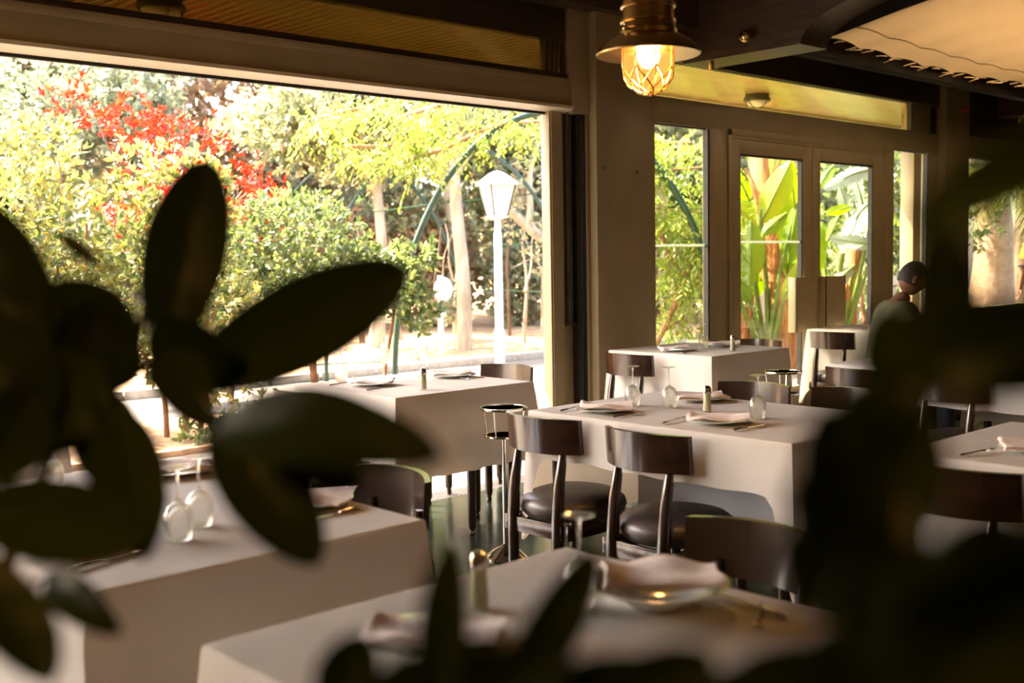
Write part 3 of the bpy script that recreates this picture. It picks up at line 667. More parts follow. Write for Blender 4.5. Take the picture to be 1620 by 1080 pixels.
# chairs: (x, y, turn, label)
G_ch = 'dining chairs at the tables'
for x, y, rz, lab in [
    (3.76, 3.95, 0.02, 'left of the two dark wooden chairs at the front of the centre table'),
    (3.74, 3.26, -0.02, 'right of the two dark wooden chairs at the front of the centre table'),
    (5.80, 3.96, PI + .05, 'dark chair with a sunlit curved back, on the far side of the centre table'),
    (5.88, 3.34, PI - .03, 'shadowed chair behind the centre table, next to the dark foliage'),
    (5.66, 6.06, PI + .1, 'dark chair with green reflections on its back, beside the door jamb'),
    (3.54, 5.90, 0.02, 'dark chair at the left end of the table in the open doorway'),
    (6.74, 5.98, 0.0, 'dark chair with a pale sheen at the table in front of the column'),
    (8.80, 6.02, PI + .12, 'dark chair right behind the salt shaker, against the glass doors'),
    (2.55, 3.32, PI - .04, 'curved walnut chair back with bright top edge, left of centre floor gap'),
    (2.56, 4.20, PI + .02, 'dark chair seen between the leaves, behind the left table'),
    (2.52, 5.92, PI, 'dark chair standing among the shrub stems at far left'),
    (2.74, 1.82, PI - .1, 'very dark chair behind the big plate of the nearest table'),
    (3.84, 1.86, 0.03, 'dark chair at the front of the table on the right edge'),
    (6.82, 3.30, 0.02, 'dark chair with a sheen on its curved back, at the shaded table at right'),
    (6.80, 3.95, -.02, 'almost black chair hidden in the dark foliage at the shaded table'),
    (9.92, 6.02, 0.02, 'dark chair below the panel handles of the glass doors')]:
    chair(x, y, rz, lab, G_ch)

# stool tucked below the doorway table
st = thing('stool', 'dark wooden stool half under the cloth of the doorway table', 'stool', (4.42, 5.50, FZ), 0.79)
obj('seat', MB().lathe([(0.0001, 0), (0.20, 0), (0.215, 0.02), (0.20, 0.045), (0.0001, 0.05)], c=(0, 0, 0.50), n=28), 'seat', st)
obj('seat_frame', MB().lathe([(0.17, 0), (0.20, 0), (0.20, 0.06), (0.17, 0.06)], c=(0, 0, 0.44), n=28), 'chair', st)
slm = mesh_of('leg', MB().tube([(0, 0, 0), (0, 0, .012), (0, 0, .03), (0, 0, .05), (0, 0, .50)], [.014, .022, .013, .024, .030], 10), 'chair')
for sx, sy in ((-1, -1), (1, -1), (1, 1), (-1, 1)): obj('leg', slm, None, st, loc=(sx * .24, sy * .24, 0))

# wine-bucket stands
def bucket_stand(x, y, label, rz=0.4):
    t = thing('bucket_stand', label, 'stand', (x, y, FZ), rz)
    obj('foot', MB().lathe([(0.12, 0), (0.125, 0.008), (0.115, 0.02), (0.075, 0.05), (0.03, 0.07), (0.014, 0.085)], n=28), 'chrome', t)
    obj('pole', MB().tube([(0, 0, 0.07), (0, 0, 0.70)], 0.015, 12), 'chrome', t)
    obj('upper_ring', MB().lathe([(0.122, 0), (0.135, 0), (0.137, 0.006), (0.135, 0.014), (0.122, 0.014), (0.120, 0.007), (0.122, 0)], c=(0, 0, 0.86), n=40), 'chrome', t)
    lo = obj('lower_ring', MB().lathe([(0.103, 0), (0.113, 0), (0.114, 0.01), (0.103, 0.01), (0.103, 0)], c=(0, 0, 0.705), n=40), 'chrome', t)
    obj('spoke', MB().tube([(-.105, 0, .708), (0, 0, .695), (.105, 0, .708)], .005, 8).tube([(0, -.105, .708), (0, 0, .695), (0, .105, .708)], .005, 8), 'chrome', lo)
    for a in range(4):
        c, s = math.cos(a * PI / 2), math.sin(a * PI / 2)
        obj('upright', MB().tube([(.108 * c, .108 * s, .71), (.128 * c, .128 * s, .866)], .004, 8), 'chrome', t)
    return t
bucket_stand(4.21, 4.62, 'chrome wine-bucket stand by the centre table, its foot beside the cloth corner')
bucket_stand(6.84, 4.50, 'chrome wine-bucket stand with a dark pole behind the centre table')

# ---------------------------------------------------------------- tableware
GL = [(0.0001, 0.000), (0.036, 0.000), (0.037, 0.002), (0.030, 0.004), (0.010, 0.008), (0.005, 0.016), (0.0042, 0.05), (0.0045, 0.088), (0.010, 0.098), (0.030, 0.112), (0.041, 0.135), (0.0425, 0.155), (0.039, 0.185), (0.0345, 0.208), (0.0335, 0.209), (0.038, 0.185), (0.041, 0.155), (0.0395, 0.136), (0.028, 0.1145), (0.009, 0.102), (0.0001, 0.1005)]
gm = mesh_of('wine_glass', MB().lathe(GL, n=28), 'glass')
gi = mesh_of('wine_glass', MB().lathe([(r, 0.209 - z) for r, z in GL], n=28), 'glass')
for x, y, up, lab in [
    (4.38, 3.80, 0, 'leftmost of the three upturned wine glasses on the centre table'),
    (4.46, 3.62, 0, 'middle of the three upturned wine glasses on the centre table'),
    (4.42, 3.05, 0, 'rightmost upturned wine glass on the centre table, right of the shaker'),
    (4.06, 6.02, 0, 'upturned wine glass at the left end of the doorway table, below the dark leaf'),
    (4.30, 5.88, 1, 'upright wine glass on the doorway table, behind the left plate'),
    (4.56, 5.80, 1, 'upright wine glass on the doorway table, right behind the shaker'),
    (7.49, 5.71, 0, 'upturned wine glass against the bright window on the table by the column'),
    (1.40, 2.91, 0, 'front one of the two blurred upturned glasses on the left table'),
    (1.52, 3.02, 0, 'rear one of the two blurred upturned glasses on the left table'),
    (1.42, 3.92, 0, 'upturned glass half hidden by a dark leaf, at the far end of the left table'),
    (1.75, 1.68, 0, 'out-of-focus upturned glass on the nearest table'),
    (7.55, 3.72, 0, 'dim upturned glass on the shaded table at right')]:
    o = bpy.data.objects.new('wine_glass', gm if up else gi); COL.objects.link(o)
    o.location = (x, y, TZ + 0.002); tag(o, lab, 'glass', 'wine glasses')
def shaker_proto():
    t = thing('salt_shaker', '', 'shaker')
    obj('salt', MB().lathe([(0.0001, 0.006), (0.0208, 0.006), (0.0192, 0.05), (0.0162, 0.092), (0.0001, 0.093)], n=20), 'salt', t)
    obj('glass_body', MB().lathe([(0.0001, 0.0), (0.022, 0.0), (0.0235, 0.004), (0.0215, 0.05), (0.0185, 0.098), (0.0165, 0.098), (0.0195, 0.05), (0.021, 0.0055), (0.0001, 0.0055)], n=24), 'pane', t)
    obj('cap', MB().lathe([(0.0205, 0.092), (0.021, 0.096), (0.0195, 0.118), (0.016, 0.127), (0.008, 0.131), (0.0001, 0.132)], n=24), 'steel', t)
    return t
sh0 = shaker_proto(); sh_tree = tree_of(sh0)
for i, (x, y, lab) in enumerate([(4.45, 3.37, 'salt shaker with steel cap standing mid centre table'), (4.13, 5.25, 'salt shaker near the front edge of the doorway table'),
    (7.43, 5.37, 'small salt shaker at the table in front of the glass doors'), (1.585, 1.83, 'large blurred salt shaker on the nearest table')]):
    if i == 0: sh0.location = (x, y, TZ + .001); tag(sh0, lab, 'shaker', 'salt shakers')
    else: dup(sh0, (x, y, TZ + .001), i, lab, 'salt shakers', sh_tree)
plate_m = mesh_of('plate', MB().lathe([(0.0001, 0.002), (0.07, 0.0), (0.075, 0.003), (0.10, 0.012), (0.146, 0.020), (0.148, 0.022), (0.144, 0.0235), (0.098, 0.0155), (0.072, 0.007), (0.0001, 0.006)], n=48), 'china')
bowl_m = mesh_of('deep_plate', MB().lathe([(0.0001, 0.002), (0.06, 0.0), (0.066, 0.004), (0.10, 0.022), (0.135, 0.042), (0.157, 0.052), (0.160, 0.055), (0.154, 0.056), (0.13, 0.046), (0.095, 0.026), (0.062, 0.009), (0.0001, 0.007)], n=48), 'china')
def napkin_mesh(seed, w=0.27, d=0.165):
    r = random.Random(seed); p = [r.uniform(0, 6) for _ in range(6)]
    g = MB(); nu, nv = 30, 20
    def f(u, v, lay):
        x = (u - .5) * w * (1 + 0.04 * math.sin(v * 5 + p[0])); y = (v - .5) * d * (1 + 0.05 * math.sin(u * 4 + p[1]))
        e = abs(u - .5) * 2
        z = 0.022 + 0.006 * math.sin(u * 7 + v * 3 + p[2]) + 0.004 * math.sin(v * 11 + u * 2 + p[3]) + 0.012 * e ** 3 * math.sin(v * 4 + p[4])
        return (x + lay * .004, y + lay * .003, z + lay * (0.005 + .002 * math.sin(u * 9 + p[5])))
    for lay in (0, 1, 2): g.grid(lambda u, v: f(u, v, lay), nu, nv)
    o = (nu + 1) * (nv + 1)
    ed = [i for i in range(nu + 1)] + [(j + 1) * (nu + 1) - 1 for j in range(1, nv + 1)] + [nv * (nu + 1) + i for i in range(nu - 1, -1, -1)] + [j * (nu + 1) for j in range(nv - 1, 0, -1)]
    for a, b in zip(ed, ed[1:] + ed[:1]): g.f.append((a, b, b + 2 * o, a + 2 * o))
    return mesh_of('napkin', g, 'napkin', angle=70)
naps = [napkin_mesh(s) for s in (1, 2, 3)]
nap_big = napkin_mesh(9, 0.25, 0.23)
def knife_mesh():
    g = MB()
    g.tube([(0, 0, .006), (.004, 0, .006), (.05, 0, .007), (.095, 0, .006)], [.004, .0065, .0055, .004], 10)
    g.prism([(.095, -.004), (.12, -.008), (.17, -.0095), (.205, -.006), (.215, .002), (.205, .005), (.095, .005)], .005, .0065, 'z')
    return mesh_of('table_knife', g, 'steel')
def fork_mesh():
    g = MB()
    g.tube([(0, 0, .004), (.01, 0, .005), (.06, 0, .007), (.12, 0, .010), (.14, 0, .008)], [.004, .0055, .0045, .0035, .006], 8)
    g.grid(lambda u, v: (.138 + .025 * u, (v - .5) * (.014 + .010 * u), .008 - .003 * math.sin(PI * u)), 6, 6)
    for k in range(4):
        y = -.0105 + .007 * k
        g.tube([(.162, y, .008), (.175, y, .010), (.195, y * 1.05, .015)], [.0020, .0018, .001], 5)
    return mesh_of('table_fork', g, 'steel')
kn, fk = knife_mesh(), fork_mesh()
def setting(x, y, rz, lab, big=False, seed=0, knife=None, fork=None, z=TZ):
    zz = z + .0015
    o = bpy.data.objects.new('dinner_plate' if not big else 'deep_plate', bowl_m if big else plate_m); COL.objects.link(o); o.location = (x, y, zz)
    tag(o, ('white soup plate ' if big else 'white plate ') + lab, 'plate', 'plates')
    n = bpy.data.objects.new('napkin', nap_big if big else naps[seed % 3]); COL.objects.link(n)
    n.location = (x, y, zz + (0.045 if big else 0.002)); n.rotation_euler[2] = -0.745 + (0.05 if big else 0.25) * math.sin(seed * 5 + x * 9); tag(n, 'folded pale napkin on the plate ' + lab, 'napkin', 'napkins')
    for nm, me, p in (('table_knife', kn, knife), ('table_fork', fk, fork)):
        if p:
            q = bpy.data.objects.new(nm, me); COL.objects.link(q); q.location = (p[0], p[1], z + .002)
            q.rotation_euler[2] = math.atan2(p[3] - p[1], p[2] - p[0]); tag(q, 'steel ' + nm.split('_')[1] + ' by the plate ' + lab, nm.split('_')[1], nm.split('_')[1] + 's')
setting(4.12, 3.76, 1.35, 'at the front left seat of the centre table', knife=(3.97, 3.57, 4.22, 3.56), fork=(3.97, 3.93, 4.15, 3.94), seed=0)
setting(4.17, 3.10, 1.75, 'at the front right seat of the centre table', knife=(4.02, 2.90, 4.30, 2.88), fork=(3.98, 3.27, 4.15, 3.29), seed=1)
setting(4.77, 3.66, 1.4, 'at the far side of the centre table', knife=(4.90, 3.86, 4.7, 3.86), seed=2)
setting(4.06, 5.69, 1.2, 'at the left seat of the doorway table', knife=(3.86, 5.46, 4.11, 5.43), fork=(3.86, 5.86, 4.02, 5.88), seed=1)
setting(4.70, 5.66, 1.7, 'at the right seat of the doorway table', knife=(4.82, 5.86, 4.6, 5.86), fork=(4.80, 5.45, 4.62, 5.46), seed=2)
setting(7.16, 5.74, 1.5, 'at the left seat of the table by the column', knife=(7.00, 5.54, 7.24, 5.53), seed=0)
setting(7.80, 5.74, 1.3, 'behind the small shaker of the table by the column', seed=1)
setting(1.16, 3.03, 1.6, 'under the dark leaves at the left table', knife=(1.05, 2.80, 1.22, 2.84), fork=(1.05, 3.24, 1.22, 3.26), seed=2)
setting(1.90, 3.03, 1.4, 'at the right side of the left table', knife=(1.99, 2.86, 1.78, 2.82), fork=(1.92, 3.24, 1.76, 3.24), seed=0)
setting(1.16, 3.85, 1.6, 'at the far end of the left table', fork=(1.05, 3.65, 1.22, 3.65), seed=1)
setting(1.85, 3.85, 1.6, 'at the far right seat of the left table', seed=2)
setting(1.885, 1.565, 0.68 + PI / 2 + 1.55, 'at the right of the nearest table', big=True, knife=(1.99, 1.30, 2.02, 1.50), fork=(2.045, 1.40, 1.90, 1.31))
setting(1.36, 1.72, 1.2, 'at the bottom left of the nearest table', seed=1)
setting(4.36, 1.72, 1.5, 'on the table at the right edge', fork=(4.08, 1.90, 4.24, 1.86), seed=2)
setting(7.28, 3.42, 1.5, 'on the dim table at right', seed=0)

# ---------------------------------------------------------------- pendant lamps
def pendant_proto():
    t = thing('pendant_lamp', '', 'lamp')       # origin: rim of the shade
    obj('shade', MB().lathe([(0.196, -0.006), (0.199, 0.0), (0.190, 0.020), (0.160, 0.046), (0.130, 0.062), (0.108, 0.070), (0.104, 0.066), (0.128, 0.056), (0.156, 0.040), (0.186, 0.014), (0.193, -0.003)], n=56), 'brass', t)
    obj('shade_lining', MB().lathe([(0.192, -0.001), (0.155, 0.036), (0.127, 0.052), (0.098, 0.060)], n=56), 'brass_in', t)
    nk = obj('neck', MB().lathe([(0.110, 0.062), (0.110, 0.085), (0.102, 0.092), (0.100, 0.112), (0.106, 0.116), (0.106, 0.124), (0.098, 0.128), (0.097, 0.168), (0.105, 0.172), (0.105, 0.180), (0.096, 0.184), (0.098, 0.300), (0.070, 0.335), (0.030, 0.355), (0.012, 0.365)], n=40), 'brass', t)
    obj('wing_screw', MB().tube([(-0.105, 0, 0.080), (-0.130, 0, 0.080)], 0.006, 8).ball((-0.133, 0, 0.080), 0.009).ball((-0.131, 0, 0.096), 0.007).ball((-0.118, 0.01, 0.078), 0.006), 'chrome', nk)
    obj('glass_globe', MB().lathe([(0.094, 0.050), (0.096, 0.02), (0.096, -0.045), (0.088, -0.085), (0.068, -0.118), (0.038, -0.136), (0.0001, -0.142)], n=36), 'lamp_glass', t)
    obj('bulb', MB().ball((0, 0, 0.0), (0.045, 0.045, 0.055), 16, 12), 'bulb', t)
    g = MB()
    prof = [(0.100, 0.03), (0.1005, -0.045), (0.093, -0.088), (0.073, -0.123), (0.042, -0.145), (0.008, -0.156)]
    def pr(s):      # radius and height along the guard
        s *= len(prof) - 1; i = min(int(s), len(prof) - 2); f2 = s - i
        return prof[i][0] * (1 - f2) + prof[i + 1][0] * f2, prof[i][1] * (1 - f2) + prof[i + 1][1] * f2
    for k in range(8):
        a = 2 * PI * k / 8 + .2
        g.tube([(pr(i / 14)[0] * math.cos(a), pr(i / 14)[0] * math.sin(a), pr(i / 14)[1]) for i in range(9)], 0.0034, 5)
        for sg in (-1, 1):
            g.tube([(pr(.25 + .75 * i / 14)[0] * math.cos(a + sg * i / 14 * 1.3), pr(.25 + .75 * i / 14)[0] * math.sin(a + sg * i / 14 * 1.3), pr(.25 + .75 * i / 14)[1]) for i in range(15)], 0.0032, 5)
    g.ring((0, 0, 0.03), 0.101, 0.0035)
    obj('wire_guard', g, 'brass', t)
    obj('rod', MB().tube([(0, 0, 0.35), (0, 0, 1.83)], 0.011, 10), 'brass', t)
    return t
pl0 = pendant_proto(); pl_tree = tree_of(pl0)
tag(pl0, 'lit brass ship pendant lamp with caged glass, top centre', 'lamp', 'brass pendant lamps'); pl0.location = (3.30, 2.77, 2.29)
pl_pos = [(3.30, 2.77)]
for i, (x, y, lab) in enumerate([(3.9, -1.2, 'lit brass pendant lamp over the tables behind the right foliage'), (-0.6, 0.4, 'lit brass pendant lamp at the left rear of the room')]):
    dup(pl0, (x, y, 2.29), i * .7, lab, 'brass pendant lamps', pl_tree); pl_pos.append((x, y))  # two pendants out of view, added as warm ambient light
for x, y in pl_pos:
    ld = bpy.data.lights.new('bulb_glow', 'POINT'); ld.energy = 30 ; ld.color = (1.0, 0.66, 0.34); ld.shadow_soft_size = 0.05
    lo = bpy.data.objects.new('bulb_glow', ld); COL.objects.link(lo); lo.location = (x, y, 2.29 - 0.085)

# ================================================================ PLANTS
nr = np.random.default_rng(11)
LEAF_T = {   # leaf template: x across, y along, z fold ; two quads
 'oval': np.array([(0, 0, 0), (.26, .38, .05), (0, .5, -.02), (-.26, .38, .05), (0, 1, -.03)]),
}
def leaf_arrays(base, dirs, up, ln, wr=0.9, curl=0.12):
    """n folded leaves of 6 vertices; returns verts (n*7,3), quads and tris"""
    n = len(base)
    d = dirs / np.linalg.norm(dirs, axis=1, keepdims=True)
    s = np.cross(d, up); s /= np.linalg.norm(s, axis=1, keepdims=True) + 1e-9
    u = np.cross(s, d)
    T = np.array([(0, 0, 0), (.20 * wr, .30, .04), (0, .34, -.02), (-.20 * wr, .30, .04), (.20 * wr, .66, .03 - curl * .3), (0, .68, -.03 - curl * .4), (-.20 * wr, .66, .03 - curl * .3), (0, 1.0, -curl)])
    L = ln[:, None, None]
    V = base[:, None, :] + L * (T[None, :, 0:1] * s[:, None, :] + T[None, :, 1:2] * d[:, None, :] + T[None, :, 2:3] * u[:, None, :])
    q = np.array([(0, 1, 2, 2), (1, 4, 5, 2), (2, 5, 6, 3), (0, 2, 3, 3)])
    return V.reshape(-1, 3), n
LF = [(0, 1, 2), (0, 2, 3), (1, 4, 5, 2), (3, 2, 5, 6), (4, 7, 5), (6, 5, 7)]
def leaves_mesh(name, base, dirs, up, ln, mat, wr=0.9, curl=0.12, cheap=False):
    n = len(base); me = bpy.data.meshes.new(name)
    if cheap:
        d = dirs / np.linalg.norm(dirs, axis=1, keepdims=True); s = np.cross(d, up); s /= np.linalg.norm(s, axis=1, keepdims=True) + 1e-9; u = np.cross(s, d)
        T = np.array([(0, 0, 0), (.27 * wr, .45, .05), (0, 1.0, -curl), (-.27 * wr, .45, .05)])
        V = (base[:, None, :] + ln[:, None, None] * (T[None, :, 0:1] * s[:, None, :] + T[None, :, 1:2] * d[:, None, :] + T[None, :, 2:3] * u[:, None, :])).reshape(-1, 3)
        k = np.arange(n)[:, None] * 4
        F = np.concatenate([k + np.array([[0, 1, 2]]), k + np.array([[0, 2, 3]])], 1).reshape(-1)
        starts = np.arange(2 * n) * 3; tot = np.full(2 * n, 3)
    else:
        V, _ = leaf_arrays(base, dirs, up, ln, wr, curl)
        flat = np.array([i for f in LF for i in f]); sz = np.array([len(f) for f in LF])
        F = (np.arange(n)[:, None] * 8 + flat[None, :]).reshape(-1)
        tot = np.tile(sz, n); starts = np.concatenate([[0], np.cumsum(tot)[:-1]])
    me.vertices.add(len(V)); me.vertices.foreach_set('co', V.astype(np.float32).ravel())
    me.loops.add(len(F)); me.loops.foreach_set('vertex_index', F.astype(np.int32))
    me.polygons.add(len(tot)); me.polygons.foreach_set('loop_start', starts.astype(np.int32)); me.polygons.foreach_set('loop_total', tot.astype(np.int32))
    me.update(calc_edges=True); me.materials.append(M[mat])
    return me
def cluster_leaves(blobs, n_cl, per, ln, spread=0.9, droop=0.0, shell=0.55, r=nr):
    """leaf whorls filling ellipsoid blobs [(cx,cy,cz,rx,ry,rz), ...]"""
    B = np.array(blobs, float); vol = B[:, 3] * B[:, 4] * B[:, 5]; pr = vol ** 0.8; pr /= pr.sum()
    idx = r.choice(len(B), n_cl, p=pr); b = B[idx]
    v = r.normal(size=(n_cl, 3)); v /= np.linalg.norm(v, axis=1, keepdims=True)
    rad = shell + (1 - shell) * r.random((n_cl, 1)) ** 0.6
    rad *= 1 + 0.12 * r.normal(size=(n_cl, 1))
    c = b[:, :3] + v * rad * b[:, 3:]
    ax = v + np.array([0, 0, 0.5 - droop]) + 0.35 * r.normal(size=(n_cl, 3)); ax /= np.linalg.norm(ax, axis=1, keepdims=True)
    C = np.repeat(c, per, 0); A = np.repeat(ax, per, 0); n = len(C)
    w = r.normal(size=(n, 3)); w -= A * (w * A).sum(1, keepdims=True); w /= np.linalg.norm(w, axis=1, keepdims=True)
    k = spread * (0.6 + 0.8 * r.random((n, 1)))
    d = A + w * k + np.array([0, 0, -droop])
    L = ln * (0.65 + 0.7 * r.random(n))
    up = A + 0.5 * r.normal(size=(n, 3))
    base = C + A * (r.random((n, 1)) - .5) * ln * 1.2
    return base, d, up, L
def limb(mb, p0, p1, r0, r1, wob=0.06, n=8, seg=10, seed=0):
    rr = random.Random(seed); p0, p1 = Vector(p0), Vector(p1); L = (p1 - p0).length
    ph = [rr.uniform(0, 6.3) for _ in range(4)]
    pts = []
    for i in range(seg + 1):
        t = i / seg; e = math.sin(PI * t)
        pts.append(p0.lerp(p1, t) + Vector((math.sin(t * 5 + ph[0]), math.sin(t * 4.3 + ph[1]), 0.3 * math.sin(t * 6 + ph[2]))) * wob * L * (0.35 * e + .1 * t))
    mb.tube(pts, [r0 + (r1 - r0) * i / seg for i in range(seg + 1)], n)
    return pts
def single_leaves(parent, arr, n, mat, wr, curl, off):
    """the leaves that show largest, each an object of its own"""
    base, d, up, L = arr
    shared = leaves_mesh('leaf', np.zeros((1, 3)), np.array([[0, 1., 0]]), np.array([[0, 0, 1.]]), np.ones(1), mat, wr, curl)
    dist = np.linalg.norm(base + np.array(off) - np.array([0, 0, 1.5]), axis=1)
    order = np.argsort(dist)[:n]; keep = np.ones(len(base), bool); keep[order] = False
    for i in order:
        y = Vector(d[i]).normalized(); x = y.cross(Vector(up[i])).normalized(); z = x.cross(y); s = L[i]
        o = bpy.data.objects.new('leaf', shared); COL.objects.link(o); o.parent = parent
        o.matrix_local = Matrix(((x.x * s, y.x * s, z.x * s, base[i][0]), (x.y * s, y.y * s, z.y * s, base[i][1]), (x.z * s, y.z * s, z.z * s, base[i][2]), (0, 0, 0, 1)))
    return tuple(a[keep] for a in arr)
def plant(name, label, cat, loc, blobs, n_cl, per, ln, mat, stems=(), bark='bark_red', group=None, wr=0.9, curl=0.12, spread=.9, droop=0., shell=.55, singles=0, cheap=False, extra=(), seed=1):
    t = thing(name, label, cat, loc, 0, group)
    if not cheap: t.scale = (1.125, 1.125, 1.125)  # garden scaled about the camera; locations were multiplied by the same factor
    r = np.random.default_rng(seed)
    arr = cluster_leaves(blobs, n_cl, per, ln, spread, droop, shell, r)
    if singles: arr = single_leaves(t, arr, singles, mat, wr, curl, loc)
    me = leaves_mesh('foliage', *arr, mat, wr, curl, cheap)
    o = bpy.data.objects.new('foliage', me); COL.objects.link(o); o.parent = t
    if not cheap: o['kind'] = 'stuff'
    for k, (bl, m2, c2, p2, l2) in enumerate(extra):
        a2 = cluster_leaves(bl, c2, p2, l2, spread, droop, 0.5, r)
        o = bpy.data.objects.new('foliage', leaves_mesh('foliage', *a2, m2, wr, curl, cheap)); COL.objects.link(o); o.parent = t
        if not cheap: o['kind'] = 'stuff'
    for i, st_ in enumerate(stems):
        g = MB(); limb(g, st_[0], st_[1], st_[2], st_[3], seed=seed * 13 + i, n=9)
        obj('stem' if st_[2] < .06 else 'trunk', g, bark, t)
    return t

# ---- shrubs along the yard, from the left
plant('photinia_shrub', 'tall yellow-green shrub at far left with golden young leaves', 'shrub', (3.994, 10.744, GND),
      [(-.2, .3, 2.25, .55, .5, .45), (.3, .1, 1.9, .6, .5, .5), (-.5, .3, 1.5, .6, .5, .5), (.25, .2, 1.25, .6, .5, .45), (.15, .5, 2.6, .35, .35, .3)],
      800, 7, .078, 'lf_yel', [((0, 0, 0), (-.3, .2, 2.0), .03, .012), ((.12, 0, 0), (.35, .1, 1.9), .028, .012), ((-.1, .05, 0), (-.7, .2, 1.6), .026, .01), ((.05, .1, .6), (.2, .3, 2.5), .02, .008)], spread=.7, singles=220, seed=2,
      extra=[([(-.2, .5, 1.4, 1.0, .5, .9)], 'lf_mid', 520, 6, .08)])
plant('photinia_shrub', 'bushy green and yellow shrub with several pinkish stems, left of centre', 'shrub', (5.006, 10.069, GND),
      [(-.25, .1, 1.55, .45, .4, .4), (.1, .1, 2.1, .45, .4, .45), (.35, .1, 1.2, .4, .4, .45), (-.1, 0, .85, .45, .4, .35), (.3, 0, .55, .35, .35, .3), (-.2, .3, 2.35, .3, .3, .3)],
      680, 7, .075, 'lf_yel', [((-.22, 0, 0), (-.3, .05, 1.7), .026, .012), ((-.2, .02, .5), (-.65, .1, 1.3), .018, .008), ((-.05, 0, 0), (.12, .1, 2.1), .03, .012), ((-.03, 0, .55), (.3, .0, 1.2), .02, .01), ((.1, .05, 0), (.35, .1, 1.6), .027, .01)], spread=.7, singles=200, seed=3,
      extra=[([(0, .2, 1.3, .7, .4, .8)], 'lf_mid', 320, 6, .07)])
plant('photinia_shrub', 'red-leaved shrub glowing scarlet behind the big upright dark leaf', 'shrub', (6.413, 12.713, GND),
      [(-.35, .4, 3.1, .5, .5, .35), (.0, .2, 2.75, .6, .5, .45), (.5, 0, 2.35, .55, .5, .4), (-.3, .2, 2.2, .6, .5, .5), (.75, -.2, 2.0, .45, .4, .35), (-1.0, .6, 3.25, .35, .3, .25), (.1, 0, 1.7, .6, .5, .4)],
      860, 6, .062, 'lf_red', [((0, 0, 0), (-.3, .3, 3.0), .04, .012), ((.1, 0, 0), (.6, 0, 2.4), .035, .01), ((0, .1, .5), (-.8, .5, 3.2), .03, .008), ((.05, 0, .4), (.1, .2, 3.3), .03, .008)], 'bark_dark', spread=.9, seed=4, shell=.3, singles=100,
      extra=[([(0, .4, 1.5, 1.1, .7, .9)], 'lf_mid', 420, 6, .075)])
plant('clipped_tree', 'round-headed small tree with a straight reddish trunk left of the doorway table', 'tree', (7.42, 11.55, GND),
      [(-.25, 0, 1.75, .85, .7, .5), (.25, -.1, 1.45, .5, .5, .42), (-.7, .2, 1.45, .6, .6, .5), (-.1, .2, 2.05, .6, .5, .25), (.1, 0, 1.15, .8, .6, .3)],
      1500, 8, .066, 'lf_mid', [((0, 0, 0), (-.05, 0, 1.5), .045, .035), ((-.05, 0, 1.2), (.5, -.2, 1.6), .025, .012), ((-.05, 0, 1.1), (-.6, .1, 1.7), .025, .012)], 'bark_red', spread=.9, seed=5, singles=260, wr=1.0)
plant('pittosporum_shrub', 'loose bright green shrub leaning over the arch foot by the doorway table', 'shrub', (8.719, 11.475, GND),
      [(-.2, 0, 1.35, .40, .35, .28), (.1, -.05, 1.0, .32, .3, .28), (.15, 0, 1.6, .25, .25, .2)], 190, 8, .10, 'lf_mid', [((-.3, 0, 0), (-.1, 0, 1.4), .03, .012)], spread=.9, seed=6, singles=120, wr=1.1)
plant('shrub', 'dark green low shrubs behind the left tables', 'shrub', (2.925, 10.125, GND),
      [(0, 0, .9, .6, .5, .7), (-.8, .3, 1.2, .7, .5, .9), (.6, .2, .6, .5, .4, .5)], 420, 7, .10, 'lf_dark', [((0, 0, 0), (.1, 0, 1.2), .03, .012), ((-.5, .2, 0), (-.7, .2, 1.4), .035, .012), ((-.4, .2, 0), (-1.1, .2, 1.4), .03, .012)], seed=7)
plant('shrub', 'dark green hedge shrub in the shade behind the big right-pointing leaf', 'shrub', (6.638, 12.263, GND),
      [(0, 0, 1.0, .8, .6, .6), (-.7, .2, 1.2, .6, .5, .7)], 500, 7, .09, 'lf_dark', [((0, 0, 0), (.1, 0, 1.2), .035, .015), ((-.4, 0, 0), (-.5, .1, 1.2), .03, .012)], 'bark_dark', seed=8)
for i, (x, y, h) in enumerate([(5.35, 9.7, .24), (5.68, 9.84, .33), (6.02, 9.73, .22), (4.84, 9.56, .22), (6.3, 10.07, .29)]):
    plant('border_plant', 'low green bed plant at the edge of the yard, ' + ['second from the left', 'tallest, middle one', 'fourth from the left', 'leftmost', 'rightmost'][i], 'plant', (x, y, GND),
          [(0, 0, h * .55, .17, .15, h * .5)], 34, 7, .07, 'lf_mid', [((0, 0, 0), (0.02, 0, h * .7), .008, .004)], 'stem_green', 'low plants in the bed', seed=20 + i)
sb = obj('planting_bed', MB().box(3.5, 6.65, 9.3, 11.1, -.3, -.14, .02), 'soil'); sb['kind'] = 'structure'

